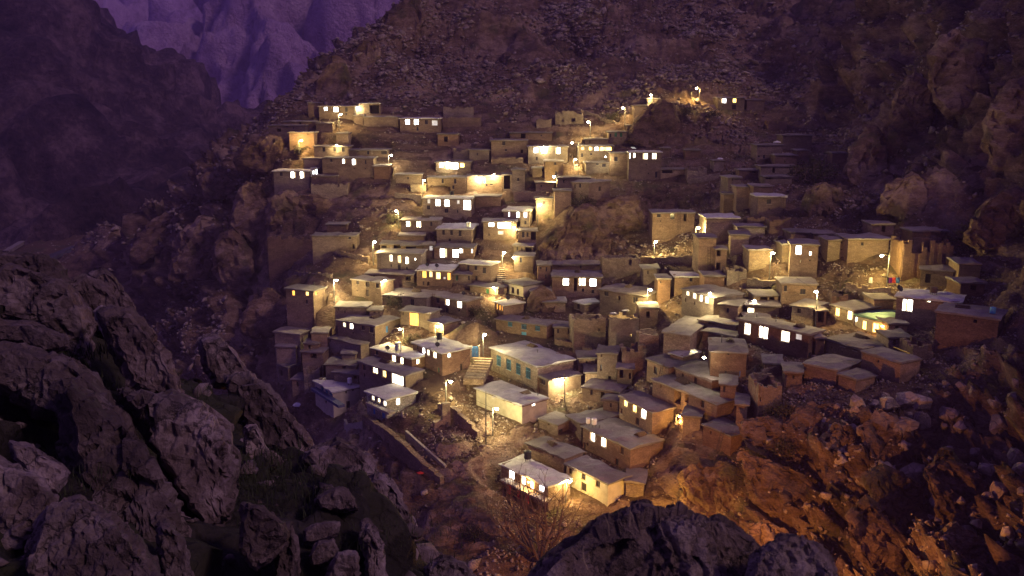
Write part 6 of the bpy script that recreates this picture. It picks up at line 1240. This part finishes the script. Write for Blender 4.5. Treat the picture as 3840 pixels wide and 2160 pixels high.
field_wall('stone wall along the dark lower left huts', [(1030, 1440), (1100, 1452), (1160, 1462)], 1.0, .5)
field_wall('terrace wall above the twin-fronted house', [(1080, 1030), (1160, 1040), (1240, 1046)], .9, .5)
field_wall('dry wall across the slope between the dark cluster and crag', [(2580, 690), (2640, 680), (2700, 660)], .9, .5)
field_wall('terrace wall below the reddish corner house', [(2810, 1440), (2860, 1425), (2930, 1400)], 1.1, .5)

# ------------------------------------------------------------------ plants
def bare_tree(label, base, hgt, spread, n, seed):
    rg = np.random.default_rng(seed); root = empty('bare_tree', base, label, 'tree'); tr = MB(); tw = MB()
    def grow(mb, p, d, L, r, lev):
        pts = [p]; q = p.copy(); dd = d.copy()
        for k in range(4):
            dd = dd+rg.normal(size=3)*.12+np.array([0, 0, .05]); dd /= np.linalg.norm(dd); q = q+dd*L/4; pts.append(q.copy())
        mb.tube(pts, list(np.linspace(r, r*.45, 5)), 5 if lev < 2 else 3, cap=False)
        if lev < 4:
            for k in range(3 if lev < 3 else 2):
                t = rg.uniform(.35, 1); i = min(3, int(t*4)); b = pts[i]+(pts[i+1]-pts[i])*(t*4-i)
                nd = dd+rg.normal(size=3)*.55; nd /= np.linalg.norm(nd); grow(tw, b, nd, L*rg.uniform(.5, .72), r*.5, lev+1)
    for k in range(n):
        a = 2*math.pi*k/n+rg.uniform(-.3, .3); d = np.array([math.cos(a)*spread, math.sin(a)*spread, 1.]); d /= np.linalg.norm(d)
        grow(tr, np.array(base, float)-Z*.3, d, hgt*rg.uniform(.5, .7), .12*hgt/5, 0)
    tr.build('trunk', 'bark', root, base); tw.build('crown', 'bark', root, base)
bare_tree('bare many-stemmed tree in the ravine before the bottom house', hit(2025, 2105), 10, .6, 10, 3)
bare_tree('small bare tree left of the laundry terrace lamp', hit(3150, 1075), 3.6, .5, 3, 8)
bare_tree('crooked bare sapling under the tall right lamp pole', hit(2905, 1050), 3.0, .4, 2, 12)
def bush(label, p, s, seed, leaf=900, mat='bush'):
    rg = np.random.default_rng(seed); root = empty('bush', p, label, 'bush'); st = MB()
    for k in range(9):
        d = rg.normal(size=3); d[2] = abs(d[2])+.6; d /= np.linalg.norm(d); st.tube([p-Z*.2, p+d*s*.5, p+d*s*.85+Z*.1*s], [.04*s, .025*s, .01*s], 4)
    st.build('stems', 'bark', root, p); V = []; f = []
    cl = [p+np.array([rg.normal()*.45, rg.normal()*.45, .45+rg.normal()*.28])*s for _ in range(14)]
    for k in range(leaf):
        c = cl[k % 14]+rg.normal(size=3)*s*.2; a = rg.normal(size=3); a /= np.linalg.norm(a); b = np.cross(a, rg.normal(size=3)); b /= np.linalg.norm(b); L = s*rg.uniform(.05, .11); k0 = len(V)
        V += [tuple(c-a*L), tuple(c+b*L*.45), tuple(c+a*L), tuple(c-b*L*.45)]; f.append((k0, k0+1, k0+2, k0+3))
    mesh_obj('foliage', V, f, mat, root, p)
for k, (lab, px, py, s) in enumerate([('big dark bush beside the dark right cluster', 3050, 680, 4.2), ('dark bush on the far right crags', 3640, 930, 3.2), ('dark hollow bush in the left cliff', 905, 905, 3.4), ('dark shrub at the foot of the left cliff', 700, 1235, 3.0), ('shrub on the rock knob below the perched house', 2190, 775, 2.0), ('second shrub on the rock knob, right', 2290, 800, 2.0), ('lit thicket under the left street lamp', 1118, 580, 1.8), ('lit shrub below the topmost street lamp', 2570, 428, 1.8), ('dark shrub against the cross window house', 2108, 1092, 1.5), ('shrub before the pale-roofed three window house', 1478, 1152, 1.6),
                                     ('lit shrub by the lamp below the orange doorway', 1540, 1290, 1.4), ('shrub beside the tall lit window house, middle', 1770, 1180, 1.6), ('shrub on the slope beside the street lamp left of centre', 1470, 830, 1.6), ('lone shrub on the left ridge slope', 820, 700, 2.2), ('scrub on the steep bank under the big cliff house', 1180, 760, 2.0), ('scrub bush left of the lamp near the dark crag', 2310, 450, 1.8), ('shrub in the gully under the highest house', 2660, 450, 2.4), ('shrub above the orange-lit cliff', 2900, 1560, 1.8), ('shrub on the cliff face, lower right', 2950, 1700, 1.7), ('low shrub in the ravine left of the bare tree', 1790, 2010, 1.5)]):
    bush(lab, hit(px, py), s, 300+k)

# rubble heap of the fallen house, lower centre
rg = np.random.default_rng(31); pts = []; sz = []
for _ in range(400):
    px, py = rg.normal(1690, 60), rg.normal(1668, 38); p = hit(px, py); pts.append(p+Z*rg.uniform(0, .5)*math.exp(-((px-1690)/60)**2-((py-1660)/40)**2)); sz.append(rg.uniform(.08, .32))
so = scatter("rubble_heap", np.array(pts), np.array(sz), 'stone', rg); tag(so, 'heap of rubble from a fallen house, lower centre', 'rubble', kind='stuff')

# overhead cables between lamp poles
LP = {o['label']: o for o in bpy.data.objects if o.name.startswith('street_lamp')}
def top_of(lab):
    o = LP[lab]; pole = [c for c in o.children if c.name.startswith('pole')][0]; return np.array(o.location)+np.array([0, 0, max(v.co.z for v in pole.data.vertices)-.15])
for lab, a, b in [('overhead cable from the yard lamp to the lamp before the pale wall', 'lamp lighting the stony yard left of the low wide house', 'lamp before the pale wall of the low wide house'),
                  ('overhead cable from the stairway lamp down to the yard lamp', 'tall lamp above the stairway behind the blue gate', 'lamp lighting the stony yard left of the low wide house'),
                  ('overhead cable from the tall right lamp to the very tall lamp', 'tall lamp pole left of the tall right house', 'very tall lamp pole in front of the rubble house, right'),
                  ('overhead cable from the very tall lamp to the laundry terrace lamp', 'very tall lamp pole in front of the rubble house, right', 'lamp pole over the laundry terrace, far right'),
                  ('overhead cable between the two slope lamps right of the knob', 'left one of two lamps lighting the slope right of the knob', 'right one of two lamps lighting the slope right of the knob'),
                  ('overhead cable up the path above the golden verandah', 'street lamp by the path above the golden verandah', 'street lamp left of the dark crag'),
                  ('overhead cable from the ledge lamp to the lamp up the slope', 'street lamp at the right end of the ledge house', 'street lamp left of the two lit windows and dim third house')]:
    A_, B_ = top_of(a), top_of(b); sag = np.linalg.norm(A_-B_)*.04; mb = MB()
    mb.tube([A_+(B_-A_)*t-Z*sag*4*t*(1-t) for t in np.linspace(0, 1, 13)], .022, 4); o = mb.build('power_cable', 'black', None, A_); tag(o, lab, 'cable')

# ------------------------------------------------------------------ dusk air
V = [(-1400, -30, -70), (500, -30, -70), (500, 2500, -70), (-1400, 2500, -70), (-1400, -30, 400), (500, -30, 400), (500, 2500, 400), (-1400, 2500, 400)]
hz = mesh_obj('haze', V, [(3, 2, 1, 0), (4, 5, 6, 7), (0, 1, 5, 4), (1, 2, 6, 5), (2, 3, 7, 6), (3, 0, 4, 7)], 'glass'); hz["kind"] = "stuff"; hz["label"] = 'thin violet dusk haze filling the valley'
m = bpy.data.materials.new("dusk_haze"); m.use_nodes = True; n = m.node_tree; n.nodes.clear(); o_ = n.nodes.new("ShaderNodeOutputMaterial"); pv = n.nodes.new("ShaderNodeVolumePrincipled")
pv.inputs["Color"].default_value = (.64, .42, 1.0, 1); pv.inputs["Density"].default_value = .00024; pv.inputs["Anisotropy"].default_value = .0
n.links.new(pv.outputs[0], o_.inputs[1]); hz.data.materials[0] = m
